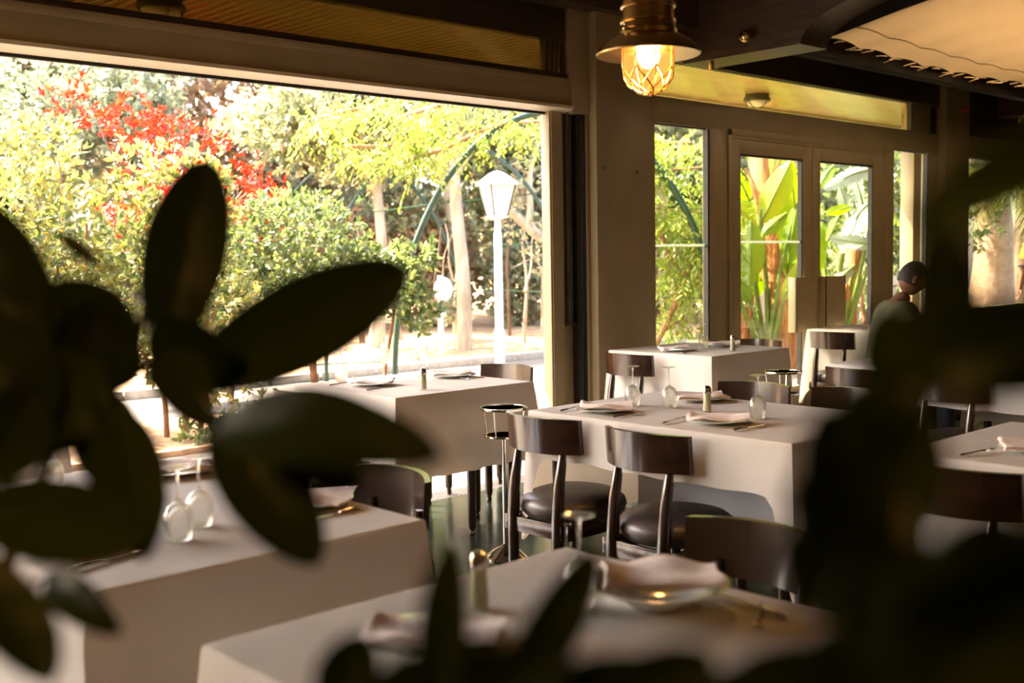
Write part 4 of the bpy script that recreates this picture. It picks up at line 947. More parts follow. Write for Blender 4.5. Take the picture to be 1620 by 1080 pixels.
# ---- vine over the arches
def vine(name, label, loc, runs, n, mat, seed, ln=.085, hang=.35):
    t = thing(name, label, 'vine', loc); t.scale = (1.125, 1.125, 1.125)
    r = np.random.default_rng(seed); P = []; g = MB()
    for (a, b, r0, r1) in runs:
        pts = limb(g, a, b, r0, r1, wob=.10, seed=seed + len(P)); P += [np.array(p) for p in pts]
        for s_ in (1, 2, 3):
            q = pts[2 * s_]; limb(g, q, q + Vector((r.normal() * .35, r.normal() * .3, -.1 + r.random() * .3)), r1 * .7, r1 * .3, seed=seed + s_)
    obj('stem', g, 'bark_red', t)
    P = np.array(P); k = r.integers(0, len(P), n); c = P[k] + r.normal(size=(n, 3)) * np.array([.24, .2, .10])
    per = 11; j = np.tile(np.arange(per), n)                       # pinnate sprays drooping from each node
    C = np.repeat(c, per, 0); ax = r.normal(size=(n, 3)) * np.array([1, 1, .3]) + np.array([0, 0, -.5]); ax /= np.linalg.norm(ax, axis=1, keepdims=True)
    A = np.repeat(ax, per, 0); side = np.cross(A, np.array([0, 0, 1.])); side /= np.linalg.norm(side, axis=1, keepdims=True) + 1e-9
    sg = np.where(j % 2 == 0, 1, -1)[:, None]; tt = (j / per)[:, None]
    base = C + A * tt * hang + np.array([0, 0, -1]) * (tt ** 2) * hang * .5
    d = A * .7 + side * sg * .9 + np.array([0, 0, -.45])
    L = ln * (.7 + .6 * r.random(len(C)))
    up = np.tile(np.array([0, 0, 1.]), (len(C), 1)) + .4 * r.normal(size=(len(C), 3))
    arr = single_leaves(t, (base, d, up, L), 150, mat, .8, .15, loc)
    o = bpy.data.objects.new('foliage', leaves_mesh('foliage', *arr, mat, .8, .15)); COL.objects.link(o); o.parent = t; o['kind'] = 'stuff'
    return t
vine('climbing_vine', 'leafy vine with a twisted brown stem trailing across the top of the arches', (9.675, 12.04, GND),
     [((-.1, .5, 2.75), (1.0, -.3, 3.25), .035, .02), ((.9, -.2, 3.25), (2.4, .1, 3.45), .03, .02), ((-.7, .8, 2.95), (.2, .3, 3.0), .03, .012), ((-.2, .2, 3.3), (1.0, 0, 3.7), .03, .012), ((-.9, 1.2, 3.3), (.2, .8, 3.6), .03, .012)], 400, 'lf_vine', 31, .08)
vine('climbing_vine', 'vine covering the arch seen through the narrow window left of the glass doors', (12.94, 10.07, GND),
     [((-.3, .6, 0.0), (.1, .1, 1.4), .05, .035), ((.1, .1, 1.4), (.35, -.1, 2.1), .035, .02), ((.0, .2, 1.3), (-.5, .5, 2.5), .03, .015), ((-.9, .9, 3.05), (.1, .1, 3.0), .035, .02), ((-.9, .6, 2.6), (.4, -.1, 2.7), .02, .012), ((-.6, 1.0, 2.2), (.5, 0, 2.1), .02, .012)], 640, 'lf_vine', 32)

# ---- pergola: three arches and their tie rods
pg = thing('pergola', 'dark green tubular garden arches joined by thin rods beyond the doorway', 'pergola')
ARC = [((9.63, 12.90), (13.16, 9.70), 3.83), ((10.85, 16.86), (14.32, 13.67), 3.85), ((11.93, 21.0), (15.25, 17.9), 3.88)]
def arc_pt(k, a, off=0.0):
    (xa, ya), (xb, yb), h = ARC[k]; cx, cy = (xa + xb) / 2, (ya + yb) / 2
    c = math.cos(a); n = Vector((yb - ya, xa - xb, 0)).normalized()
    return Vector((cx + (xa - cx) * c, cy + (ya - cy) * c, GND + h * math.sin(a))) - n * off
for k in range(3):
    for off in ((-.07, .07) if k == 0 else (0,)):
        obj('arch_tube', MB().tube([arc_pt(k, PI * i / 48, off) for i in range(49)], .042 if k == 0 else .038, 10), 'green_tube', pg)
for a in (.22, .48, .72, .93, 1.12, 1.35, 1.8, 2.05, 2.3, 2.6, 2.85):
    obj('tie_rod', MB().tube([arc_pt(0, a, -.12), arc_pt(1, a), arc_pt(2, a)], .011, 6), 'green_tube', pg)
for p in ((8.85, 13.5), (8.04, 13.7), (7.2, 13.95)):
    obj('post', MB().tube([(p[0], p[1], GND), (p[0], p[1], 1.10)], .034, 8), 'green_tube', pg)
obj('rail', MB().tube([(7.2, 13.95, .06), (8.04, 13.7, .06), (8.85, 13.5, .06), (9.56, 13.05, .06)], .014, 6), 'green_tube', pg)
obj('rail', MB().tube([(7.2, 13.95, .93), (8.04, 13.7, .93), (8.85, 13.5, .93)], .014, 6), 'green_tube', pg)

# ---- lamp post, signs
lp = thing('street_lamp', 'white garden lamp post with four-sided opal lantern beyond the arch', 'lamp', (12.17, 13.42, GND), .5)
lp.scale = (1.125, 1.125, 1.125)
obj('post', MB().lathe([(.075, 0), (.075, .5), (.06, .52), (.058, 1.9), (.045, 1.95), (.045, 2.14)], n=16), 'white_metal', lp)
hd2 = obj('lantern', MB().lathe([(.15, 0), (.275, .44)], c=(0, 0, 2.16), n=4), 'lantern_glass', lp, smooth=False)
obj('roof', MB().lathe([(.33, 0), (.32, .03), (.12, .17), (.05, .20), (.0001, .21)], c=(0, 0, 2.60), n=4), 'white_metal', lp, smooth=False)
obj('bottom_plate', MB().lathe([(.05, -.05), (.17, -.02), (.17, .0), (.0001, .01)], c=(0, 0, 2.155), n=4), 'white_metal', lp, smooth=False)
g = MB()
for i in range(4):
    a = i * PI / 2; g.tube([(.152 * math.cos(a), .152 * math.sin(a), 2.15), (.28 * math.cos(a), .28 * math.sin(a), 2.61)], .013, 6)
obj('lantern_frame', g, 'pewter', lp)
sg = thing('round_sign', 'round white road sign seen edge-on behind the arch, on a grey post', 'sign', (12.33, 15.13, GND), -.75)
sg.scale = (1.125, 1.125, 1.125)
obj('post', MB().tube([(0, 0, -.05), (0, 0, 1.3)], .045, 10), 'white_metal', sg)
q = obj('disc', MB().lathe([(.0001, -.008), (.215, -.008), (.225, 0), (.215, .008), (.0001, .008)], n=32), 'white_metal', sg); q.location = (.05, -.05, 1.08); q.rotation_euler = (PI / 2, 0, .62)
q.scale = (.78, .86, 1)
ts = thing('triangle_sign', 'red-bordered triangular road sign seen through the right door pane', 'sign', (20.5, 11.6, GND), .86)
ts.scale = (1.125, 1.125, 1.125)
obj('post', MB().tube([(0, .03, 0.2), (0, .03, 1.0)], .025, 8), 'white_metal', ts)
obj('plate', MB().prism([(-.24, .55), (.24, .55), (0, .97)], -.008, .008, 'y'), 'white_metal', ts)
g = MB(); tri = [Vector((-.24, 0, .55)), Vector((.24, 0, .55)), Vector((0, 0, .97))]; cen = Vector((0, 0, .69))
for i in range(3):
    a, b = tri[i], tri[(i + 1) % 3]; a2, b2 = cen.lerp(a, .74), cen.lerp(b, .74)
    g.add([(v.x, y, v.z) for y in (-.016, -.008) for v in (a, b, b2, a2)], [(0, 1, 2, 3), (4, 7, 6, 5), (0, 4, 5, 1), (1, 5, 6, 2), (2, 6, 7, 3), (3, 7, 4, 0)])
obj('red_border', g, 'red', ts, smooth=False)
g = MB()      # two walking children
for x, s in ((-.045, 1), (.05, .85)):
    g.ball((x, -.013, .60 + .13 * s), (.02 * s, .005, .02 * s), 10, 6)
    g.prism([(x - .022 * s, .61), (x + .022 * s, .61), (x + .018 * s, .60 + .11 * s), (x - .018 * s, .60 + .11 * s)], -.016, -.008, 'y')
    g.tube([(x, -.012, .63), (x - .03 * s, -.012, .575)], .008, 5).tube([(x, -.012, .63), (x + .03 * s, -.012, .58)], .008, 5).tube([(x, -.012, .60 + .09 * s), (x + .045 * s, -.012, .60 + .03 * s)], .006, 5)
obj('pictogram', g, 'gasket', ts)

# ---- trees and hedge across the road
def tree(label, x, y, h, r0, crown, n_cl, mat='lf_tree', bark='bark_grey', seed=1, ln=.17, z0=.5, lean=(0, 0), per=6, extra=(), group='trees across the road', name='tree', droop=0.1, wr=.9):
    bl = [(c[0], c[1], c[2], c[3], c[3], c[4]) for c in crown]
    st_ = [((0, 0, -.3), (lean[0], lean[1], h), r0, r0 * .55)]
    rr = random.Random(seed)
    for c in crown[:4]:
        st_.append(((lean[0] * .7, lean[1] * .7, h * .7), (c[0], c[1], c[2]), r0 * .45, r0 * .15))
    return plant(name, label, 'tree', (x, y, soilz(y)), bl, n_cl, per, ln, mat, st_, bark, group, cheap=True, seed=seed, shell=.35, droop=droop, extra=extra, wr=wr)
rr = random.Random(8)
specs = [  # x, y, height, trunk radius, label
 (4.6, 20.5, 2.6, .15, 'tree at the far left of the garden under the open sky'),
 (8.8, 20.8, 4.2, .17, 'tree behind the red shrub'),
 (11.9, 16.6, 4.0, .13, 'forked tree with a pale trunk left of the arches'),
 (12.9, 15.2, 4.6, .15, 'tall tree with a pale double trunk left of the lamp post'),
 (15.4, 18.8, 4.4, .15, 'slim tree right behind the lamp post'),
 (17.6, 18.4, 4.0, .16, 'tree beyond the door jamb'),
 (20.5, 17.0, 4.2, .18, 'tree filling the view above the glass doors'),
 (23.5, 15.2, 4.0, .18, 'tree beyond the right-hand glazing')]
for i, (x, y, h, r0, lab) in enumerate(specs):
    cr = [(rr.uniform(-1.1, 1.1), rr.uniform(-1, 1), h * rr.uniform(.85, 1.5), rr.uniform(1.0, 1.6), rr.uniform(.8, 1.3)) for _ in range(6)]
    cr += [(rr.uniform(-1.4, 1.4), rr.uniform(-.6, .6), rr.uniform(1.4, 2.6), rr.uniform(.7, 1.1), rr.uniform(.6, .9)) for _ in range(2 if i not in (2, 3) else 0)]
    if i in (2, 3): cr = [(c[0], c[1], max(c[2], 3.6), c[3] * .9, c[4] * .8) for c in cr]
    tree(lab, x, y, h, r0, cr, 1900, 'lf_tree' if i % 2 == 0 else 'lf_grey', seed=40 + i, lean=(rr.uniform(-.3, .3), 0))
# second, denser row that closes the view
for i in range(9):
    x = 2.0 + i * 3.4; y = 27.5 - i * 1.35
    cr = [(rr.uniform(-1.9, 1.9), rr.uniform(-1, 1), 1.6 + j * 1.0 + rr.uniform(-.3, .3), rr.uniform(1.5, 2.2), rr.uniform(.9, 1.3)) for j in range(8 if i > 2 else (3, 4, 6)[i])]
    tree(['leftmost', 'second', 'third', 'fourth', 'fifth', 'sixth', 'seventh', 'eighth', 'rightmost'][i] + ' tree of the dense back row, counted from the left, closing the garden', x, y, 5, .2, cr, 2100, ['lf_tree', 'lf_dark', 'lf_tree', 'lf_brown', 'lf_grey'][i % 5 if i < 8 else 0], seed=60 + i, ln=.26, group='back row of trees')
# thicket of bare thin trunks and dry hedge
for i in range(22):
    x = 9.6 + i * .52 + rr.uniform(-.2, .2); y = 18.0 - i * .18 + rr.uniform(-1, 1.0)
    g = MB(); e = thing('sapling', '%s-%s bare thin trunk from the left in the thicket across the road' % (('', 'twenty')[i > 19], ['first', 'second', 'third', 'fourth', 'fifth', 'sixth', 'seventh', 'eighth', 'ninth', 'tenth', 'eleventh', 'twelfth', 'thirteenth', 'fourteenth', 'fifteenth', 'sixteenth', 'seventeenth', 'eighteenth', 'nineteenth', 'twentieth', 'first', 'second'][i]) if i > 20 else ['first', 'second', 'third', 'fourth', 'fifth', 'sixth', 'seventh', 'eighth', 'ninth', 'tenth', 'eleventh', 'twelfth', 'thirteenth', 'fourteenth', 'fifteenth', 'sixteenth', 'seventeenth', 'eighteenth', 'nineteenth', 'twentieth', 'twenty-first'][i] + ' bare thin trunk from the left in the thicket across the road', 'tree', (x, y, soilz(y)), 0, 'thin trunks in the thicket')
    lx = rr.uniform(-.35, .35)
    limb(g, (0, 0, -.3), (lx, 0, rr.uniform(1.8, 3.0)), rr.uniform(.035, .07), .02, wob=.08, seed=i)
    limb(g, (lx * .5, 0, 1.0), (lx + rr.uniform(-.6, .6), 0.2, 2.3), .025, .01, wob=.1, seed=i + 90)
    obj('trunk', g, ['bark_grey', 'bark_grey', 'bark_dark'][i % 3], e)
for i in range(7):
    x = 9.5 + i * 1.9; y = 21.2 - i * .75
    plant('hedge_shrub', ['first', 'second', 'third', 'fourth', 'fifth', 'sixth', 'seventh'][i] + ' dry brown-green bush from the left in the thicket behind the trunks', 'shrub', (x, y, soilz(y)),
          [(0, 0, 1.0, 1.2, .7, 1.0), (.2, 0, 1.9, 1.0, .6, .7)], 900, 6, .15, ['lf_brown', 'lf_tree', 'lf_brown'][i % 3], [((0, 0, 0), (0, 0, 1.6), .05, .03)], 'bark_dark', 'bushes in the thicket', cheap=True, seed=80 + i, shell=.2)
plant('shrub', 'small bluish green bush at the foot of the pale double trunk', 'shrub', (13.838, 16.650, .35), [(0, 0, .3, .3, .25, .3)], 60, 7, .12, 'lf_grey', [((0, 0, 0), (0, 0, .3), .012, .006)], 'stem_green', seed=97)
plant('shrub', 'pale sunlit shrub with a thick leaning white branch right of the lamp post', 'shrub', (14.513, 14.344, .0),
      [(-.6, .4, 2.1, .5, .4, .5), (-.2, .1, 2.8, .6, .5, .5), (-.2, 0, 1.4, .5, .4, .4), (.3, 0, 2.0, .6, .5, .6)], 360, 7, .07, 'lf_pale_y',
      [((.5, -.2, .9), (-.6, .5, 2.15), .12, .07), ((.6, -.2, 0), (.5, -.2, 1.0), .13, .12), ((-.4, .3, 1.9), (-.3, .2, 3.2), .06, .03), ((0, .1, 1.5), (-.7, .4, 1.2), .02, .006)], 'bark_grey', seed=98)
# hedge and small trees outside the right-hand glazing
plant('shrub', 'sunny yellow-green bush low behind the narrow window', 'shrub', (15.300, 11.475, GND), [(0, 0, .6, .9, .6, .6), (.4, .2, 1.3, .7, .5, .5)], 420, 7, .10, 'lf_yel', [((0, 0, 0), (0, 0, .9), .03, .02)], seed=101)
plant('shrub', 'glossy round-leaved shrub behind the right door pane', 'shrub', (18.675, 10.463, GND), [(-.3, .2, 1.5, .5, .5, .4), (.1, .3, 2.2, .6, .5, .6), (.4, .5, 2.9, .7, .5, .5)], 380, 6, .11, 'lf_mid', [((0, 0, 0), (0, .2, 2.5), .04, .02)], seed=102, wr=1.2)
plant('hedge_shrub', 'clipped green hedge low behind the right door pane', 'shrub', (19.463, 10.800, GND), [(0, 0, .35, 1.0, .6, .5)], 420, 6, .06, 'lf_mid', [((0, 0, 0), (0, 0, .4), .03, .02)], seed=103)
plant('shrub', 'leafy shrub seen through the slim side window at the outer column', 'shrub', (19.463, 10.406, GND), [(0, 0, .9, .5, .4, .7), (.1, 0, 2.0, .5, .4, .7), (0, .1, 2.9, .5, .4, .5)], 420, 6, .10, 'lf_mid', [((0, 0, 0), (0, 0, 2.6), .035, .02)], seed=104)
plant('tree', 'thick pinkish trunk with drooping leaves beyond the far right glazing', 'tree', (21.4, 9.4, GND), [(-.6, .2, 3.3, 1.2, .8, .8), (.4, 0, 3.8, 1.0, .8, .8), (-1.0, -.2, 2.2, .5, .5, .6)], 600, 6, .12, 'lf_mid',
      [((0, 0, -.1), (-.05, 0, 2.6), .46, .27), ((0, 0, 2.2), (.7, .2, 4.0), .25, .12), ((0, 0, 2.3), (-.8, .2, 3.9), .22, .1)], 'stone', seed=105)
stn = thing('stone_border', 'border of rounded stones at the foot of the thick pinkish trunk', 'stones', (20.9, 8.9, GND))
for i in range(9):
    a = PI * .75 + i * .33; g = MB().ball((0, 0, .16), (.22, .18, .2), 12, 8)
    obj('stone', g, 'stone', stn, loc=(.6 + 1.05 * math.cos(a), .5 + .95 * math.sin(a), 0), rotz=i * 1.7)
struct('trim_8', MB().box(19.2, 36, 14.2, 14.35, -.2, 1.9), 'stone')

# ---- giant bird-of-paradise plants behind the doors
# (base, tip, width, silvery) of every large leaf, from image pixels at chosen depths
BAN_LEFT = [((13.857,9.490,1.998),(14.140,9.181,2.892),0.409,0),
 ((13.657,9.540,2.016),(13.417,9.394,1.071),0.423,0),
 ((13.831,9.683,2.321),(13.515,9.749,2.777),0.224,0),
 ((13.917,9.643,1.366),(13.721,9.785,2.324),0.320,0),
 ((14.318,9.219,2.198),(14.189,9.288,3.051),0.280,0),
 ((14.646,9.914,1.258),(14.686,9.794,3.138),0.723,0),
 ((14.264,9.312,1.264),(14.351,9.198,2.291),0.301,0),
 ((13.957,9.135,2.114),(13.582,9.313,1.789),0.220,0),
 ((13.577,9.495,0.835),(13.334,9.621,1.210),0.277,0),
 ((13.995,9.243,0.823),(14.150,9.024,1.432),0.186,0),
 ((14.260,9.823,0.880),(14.066,9.940,1.605),0.347,0),
 ((14.515,9.723,0.872),(14.583,9.611,1.740),0.329,0),
 ((14.364,10.069,1.557),(14.215,10.184,2.674),0.429,0),
 ((14.386,9.773,2.892),(14.178,9.994,3.165),0.288,0)]
BAN_RIGHT = [((16.240,9.006,2.841),(15.359,9.380,2.518),0.278,1),
 ((15.995,8.909,2.334),(15.325,9.037,1.514),0.490,1),
 ((15.703,8.699,1.641),(15.108,9.126,1.758),0.232,1),
 ((15.815,9.186,2.076),(15.632,9.268,2.559),0.218,1),
 ((15.147,9.311,1.246),(15.129,9.270,2.022),0.253,0),
 ((15.477,8.969,2.238),(15.090,9.182,2.144),0.155,0),
 ((15.638,9.002,1.334),(15.041,9.233,0.860),0.235,1),
 ((15.865,9.499,2.919),(15.576,9.592,2.536),0.201,0),
 ((16.345,9.258,2.238),(16.141,9.380,2.923),0.304,1),
 ((16.284,9.024,2.076),(15.928,9.016,1.428),0.360,1)]
STALK_LEFT = [[(13.952,9.477,0.047),(13.577,9.495,0.835)],
 [(13.952,9.477,0.047),(14.260,9.823,0.880)],
 [(13.938,9.490,0.047),(13.907,9.625,1.084),(13.777,9.447,2.198)],
 [(13.973,9.458,0.047),(14.039,9.492,0.987),(14.646,9.914,1.258)],
 [(13.994,9.439,0.046),(14.515,9.723,0.872)],
 [(14.007,9.426,0.046),(13.995,9.243,0.823)],
 [(13.980,9.452,0.046),(13.938,9.468,1.177),(13.857,9.490,1.998)],
 [(14.021,9.413,0.045),(14.193,9.330,0.795),(14.264,9.312,1.264)],
 [(13.826,9.458,0.057),(13.474,9.589,0.818),(13.348,9.743,1.191)],
 [(13.966,9.464,0.047),(13.989,9.284,1.176),(14.318,9.219,2.198)]]
STALK_RIGHT = [[(15.345,9.150,0.114),(15.147,9.311,1.246)],
 [(15.345,9.150,0.114),(15.276,9.358,1.538),(15.843,9.205,2.523)],
 [(15.374,9.123,0.113),(15.480,9.149,1.337),(15.815,9.186,2.076)],
 [(15.403,9.096,0.112),(15.638,9.002,1.334)],
 [(15.417,9.083,0.112),(15.671,8.931,0.941),(15.702,8.698,1.621)],
 [(15.446,9.056,0.111),(16.022,8.881,2.313)]]
TRUNK_LEFT = [[(14.336,9.378,-0.119),(14.229,9.442,0.886),(14.171,9.582,1.740),(14.228,9.744,2.504),(14.265,9.782,3.218)],
 [(13.571,9.682,-0.078),(13.656,9.674,0.622),(13.564,9.788,0.905)],
 [(14.221,9.751,2.504),(14.252,9.932,3.230)]]
TRUNK_RIGHT = [[(15.618,9.133,-0.252),(15.730,9.139,0.837),(15.936,9.176,1.729)]]
def paddle_plant(label, x, y, leaves, stalks, trunks, seed):
    e = thing('bird_of_paradise_plant', label, 'plant', (x, y, GND)); off = Vector((-x, -y, -GND))
    for k, tr in enumerate(trunks):
        P = [Vector(p) + off for p in tr]; n = len(P)
        if k != 2: P = [Vector((P[0].x, P[0].y, 0))] + P; n += 1
        r0 = (.17, .10, .10)[k]; fine = []
        for i in range(n - 1): fine += [P[i].lerp(P[i + 1], t / 4) for t in range(4)]
        fine.append(P[-1])
        tk = obj('trunk', MB().tube(fine, [r0 * (1 - .35 * i / len(fine)) * (1 + .08 * math.sin(i * 2.3)) for i in range(len(fine))], 14), 'fibre', e)
        for i in range(1, len(fine) - 3):
            gg = MB(); an = i * 2.3 + k; d = Vector((math.cos(an), math.sin(an), 0)); p = fine[i]; up_ = (fine[i + 1] - fine[i]).normalized()
            gg.tube([p + d * r0 * .7, p + d * r0 * 1.15 + up_ * .22, p + d * r0 * 1.5 + up_ * .42, p + d * r0 * 2.0 + up_ * .52], [.06, .05, .028, .006], 7)
            obj('dry_sheath', gg, 'fibre', tk)
    for sp in stalks:
        P = [Vector(p) + off for p in sp]; n = len(P)
        obj('leaf_stalk', MB().tube(P, [.042 * (1 - .45 * i / (n - 1)) for i in range(n)], 7), 'stem_green', e)
    for i, (b, t, w, m) in enumerate(leaves):
        g = paddle(Vector(b) + off, Vector(t) + off, w, seed + i, Vector((b[0], b[1], 0)).normalized())
        q = obj('leaf', g[0], 'lf_pale' if m else 'lf_ban', e, angle=80)
        obj('midrib', MB().tube(g[1], [.020 * (1 - .8 * k / (len(g[1]) - 1)) for k in range(len(g[1]))], 6), 'stem_green', q)
    return e
def paddle(b, t, w, seed, view):
    """large paddle leaf: ribbed blade folded along the midrib, edge notched by the wind"""
    ax = t - b; L = ax.length; y = ax.normalized(); r = random.Random(seed)
    n = (-view + Vector((r.uniform(-.5, .5), r.uniform(-.5, .5), r.uniform(-.1, .6)))); n = (n - y * n.dot(y)).normalized(); x = y.cross(n)
    g = MB(); nu, nv = 8, 40; bow = r.uniform(.04, .14) * L; ph = r.uniform(0, 6)
    notch = [r.random() for _ in range(nv + 2)]
    mid = lambda v: b + y * (L * v) + n * (bow * math.sin(PI * v))
    def fn(u, v):
        s_ = (u - .5) * 2; pf = (math.sin(PI * min(1, max(0.0, v)) ** .9) ** .6) if 0 < v < 1 else 0
        cut = 1 - (.30 if notch[int(v * nv)] > .88 and abs(s_) > .6 else 0)
        return mid(v) + x * (w * .5 * pf * s_ * cut + .001 * s_) - n * (.20 * w * abs(s_) * pf) + n * (.012 * w * math.sin(v * 150 + ph) * abs(s_)) + n * .03 * w * math.sin(v * 9 + ph + s_)
    g.grid(fn, nu, nv)
    return g, [mid(i / 14) + n * .012 for i in range(15)]
paddle_plant('big banana-like plant with a shaggy orange trunk behind the left glass door', TRUNK_LEFT[0][0][0], TRUNK_LEFT[0][0][1], BAN_LEFT, STALK_LEFT, TRUNK_LEFT, 200)
paddle_plant('silvery banana-like plant with long leaves behind the right glass door', TRUNK_RIGHT[0][0][0], TRUNK_RIGHT[0][0][1], BAN_RIGHT, STALK_RIGHT, TRUNK_RIGHT, 230)
def palm(label, x, y, h, n, seed):
    e = thing('palm', label, 'palm', (x, y, GND)); r = random.Random(seed)
    g = MB(); limb(g, (0, 0, 0), (.05, .05, h), .14, .11, n=12, seed=seed); obj('trunk', g, 'bark_dark', e)
    for k in range(n):
        yaw = k * 2.4; ln = r.uniform(1.0, 1.3); el = r.uniform(-.2, .9)
        g = MB(); P = []
        for i in range(13):
            t = i / 12; P.append(Vector((math.cos(yaw), math.sin(yaw), 0)) * ln * t * math.cos(el * (1 - t)) + Vector((0, 0, ln * (math.sin(el) * t - .75 * t * t))) + Vector((.05, .05, h)))
        g.tube(P, [.015 - .001 * i for i in range(13)], 5)
        sd = Vector((-math.sin(yaw), math.cos(yaw), 0))
        for i in range(2, 13):
            for s_ in (-1, 1):
                for q in (0, .5):
                    p = P[i].lerp(P[i - 1], q); d = (P[i] - P[i - 1]).normalized()
                    tip = p + sd * s_ * .30 * math.sin(PI * (i / 14)) + d * .2 + Vector((0, 0, -.22))
                    m_ = p.lerp(tip, .5) + Vector((0, 0, .05)); w = d * .014
                    g.add([p - w, p + w, m_ + w * 1.3, m_ - w * 1.3, tip], [(0, 1, 2, 3), (3, 2, 4)])
        obj('frond', g, 'lf_vine', e, smooth=False)
    return e
palm('drooping palm behind the right door pane', 20.2, 11.3, 2.35, 16, 4)
palm('palm fronds hanging behind the far right glazing', 20.0, 8.2, 3.0, 14, 5)
tag(obj('outer_column', MB().box(14.78, 15.12, 7.6, 7.8, GND, 3.45, .006), 'paint'), 'cream outer column of the canopy seen through the slim side window', 'column')
# cane chair left outside the narrow window
cc = thing('cane_chair', 'round-backed woven cane chair outside the narrow window', 'chair', (12.4, 9.4, GND), -2.3)
cc.scale = (1.2, 1.2, 1.2)
g = MB().ring((0, 0, 0), .26, .014, 32, 6)
for i in range(-5, 6):
    h = math.sqrt(max(0, .26 ** 2 - (i * .045) ** 2)); g.tube([(i * .045, -h, 0), (i * .045, h, 0)], .005, 5).tube([(-h, i * .045, 0), (h, i * .045, 0)], .005, 5)
q = obj('backrest', g, 'wicker', cc); q.location = (0, .24, .72); q.rotation_euler = (PI / 2 - .15, 0, 0)
obj('seat', MB().lathe([(.0001, 0), (.23, 0), (.24, .02), (.23, .04), (.0001, .045)], c=(0, 0, .42), n=28), 'wicker', cc)
for sx in (-1, 1):
    for sy in (-1, 1): obj('leg', MB().tube([(sx * .17, sy * .17, .42), (sx * .21, sy * .21, 0)], [.016, .013], 8), 'wicker', cc)

# ================================================================ PEOPLE
def skin_mesh(name, verts, edges, radii, mat, parent, root=0, sub=2):
    me = bpy.data.meshes.new(name); me.from_pydata(verts, edges, []); o = bpy.data.objects.new(name, me); COL.objects.link(o); o.parent = parent
    s1 = o.modifiers.new('skin', 'SKIN'); s1.use_smooth_shade = True
    for i, r_ in enumerate(radii):
        me.skin_vertices[0].data[i].radius = r_ if hasattr(r_, '__len__') else (r_, r_)
        me.skin_vertices[0].data[i].use_root = (i == root)
    s2 = o.modifiers.new('smooth', 'SUBSURF'); s2.levels = s2.render_levels = sub
    me.materials.append(M[mat]); return o
def hand(V, E, R, wrist_i, wrist, fwd, side, s=1.0):
    """palm and five separate curled fingers grown from the wrist vertex"""
    f_, sd = Vector(fwd).normalized(), Vector(side).normalized(); n = f_.cross(sd).normalized(); w = Vector(wrist)
    palm_i = len(V); V.append(tuple(w + f_ * .05 * s)); E.append((wrist_i, palm_i)); R.append((.036 * s, .018 * s))
    for k, (o_, l_) in enumerate(((-.030, .065), (-.010, .078), (.010, .073), (.029, .056))):
        a = w + f_ * .09 * s + sd * o_ * s; b = a + (f_ * .9 - n * .35).normalized() * l_ * .5 * s; c = b + (f_ * .6 - n * .75).normalized() * l_ * .5 * s
        i0 = len(V); V += [tuple(a), tuple(b), tuple(c)]; E += [(palm_i, i0), (i0, i0 + 1), (i0 + 1, i0 + 2)]; R += [.0105 * s, .009 * s, .0075 * s]
    a = w + f_ * .035 * s - sd * .042 * s; b = a + (f_ * .8 - sd * .5 - n * .2).normalized() * .035 * s; c = b + (f_ * .9 - n * .3).normalized() * .028 * s
    i0 = len(V); V += [tuple(a), tuple(b), tuple(c)]; E += [(wrist_i, i0), (i0, i0 + 1), (i0 + 1, i0 + 2)]; R += [.013 * s, .0105 * s, .008 * s]
def head(parent, c, yaw, pitch, mat='skin'):
    """head facing +y before yaw; hair, ears, eyes are children"""
    e = MB(); nu, nv = 28, 22
    def fn(u, v):
        a = 2 * PI * u; b = PI * v; x = math.sin(b) * math.sin(a); y = math.sin(b) * math.cos(a); z = -math.cos(b)
        px, py, pz = x * .076, y * .098, z * .122
        if z < 0: px *= 1 + .28 * z * abs(z); py *= 1 + .10 * z
        if y > 0:
            py += .020 * math.exp(-((x / .16) ** 2 + ((z + .12) / .2) ** 2)) + .008 * math.exp(-((x / .3) ** 2 + ((z + .45) / .1) ** 2)) + .010 * math.exp(-((x / .3) ** 2 + ((z + .82) / .2) ** 2))
            py -= .008 * math.exp(-(((abs(x) - .38) / .16) ** 2 + ((z - .02) / .12) ** 2))
        return (px, py, pz)
    e.grid(fn, nu, nv)
    h = obj('head', e, mat, parent, angle=180); h.location = c; h.rotation_euler = (pitch, 0, yaw)
    g = MB()
    def hr(u, v):
        a = 2 * PI * u; b = PI * (.36 + .64 * v) if math.cos(2 * PI * u) < .35 else PI * (.62 + .38 * v)
        x = math.sin(b) * math.sin(a); y = math.sin(b) * math.cos(a); z = -math.cos(b)
        return (x * .082, y * .104 - .003, z * .128)
    g.grid(hr, nu, 10); obj('hair', g, 'hair', h, angle=180)
    for s in (-1, 1):
        obj('ear', MB().ball((s * .078, -.008, -.01), (.010, .018, .032), 10, 8), mat, h)
        obj('eye', MB().ball((s * .030, .083, .004), (.013, .010, .008), 10, 8), 'gasket', h)
    return h
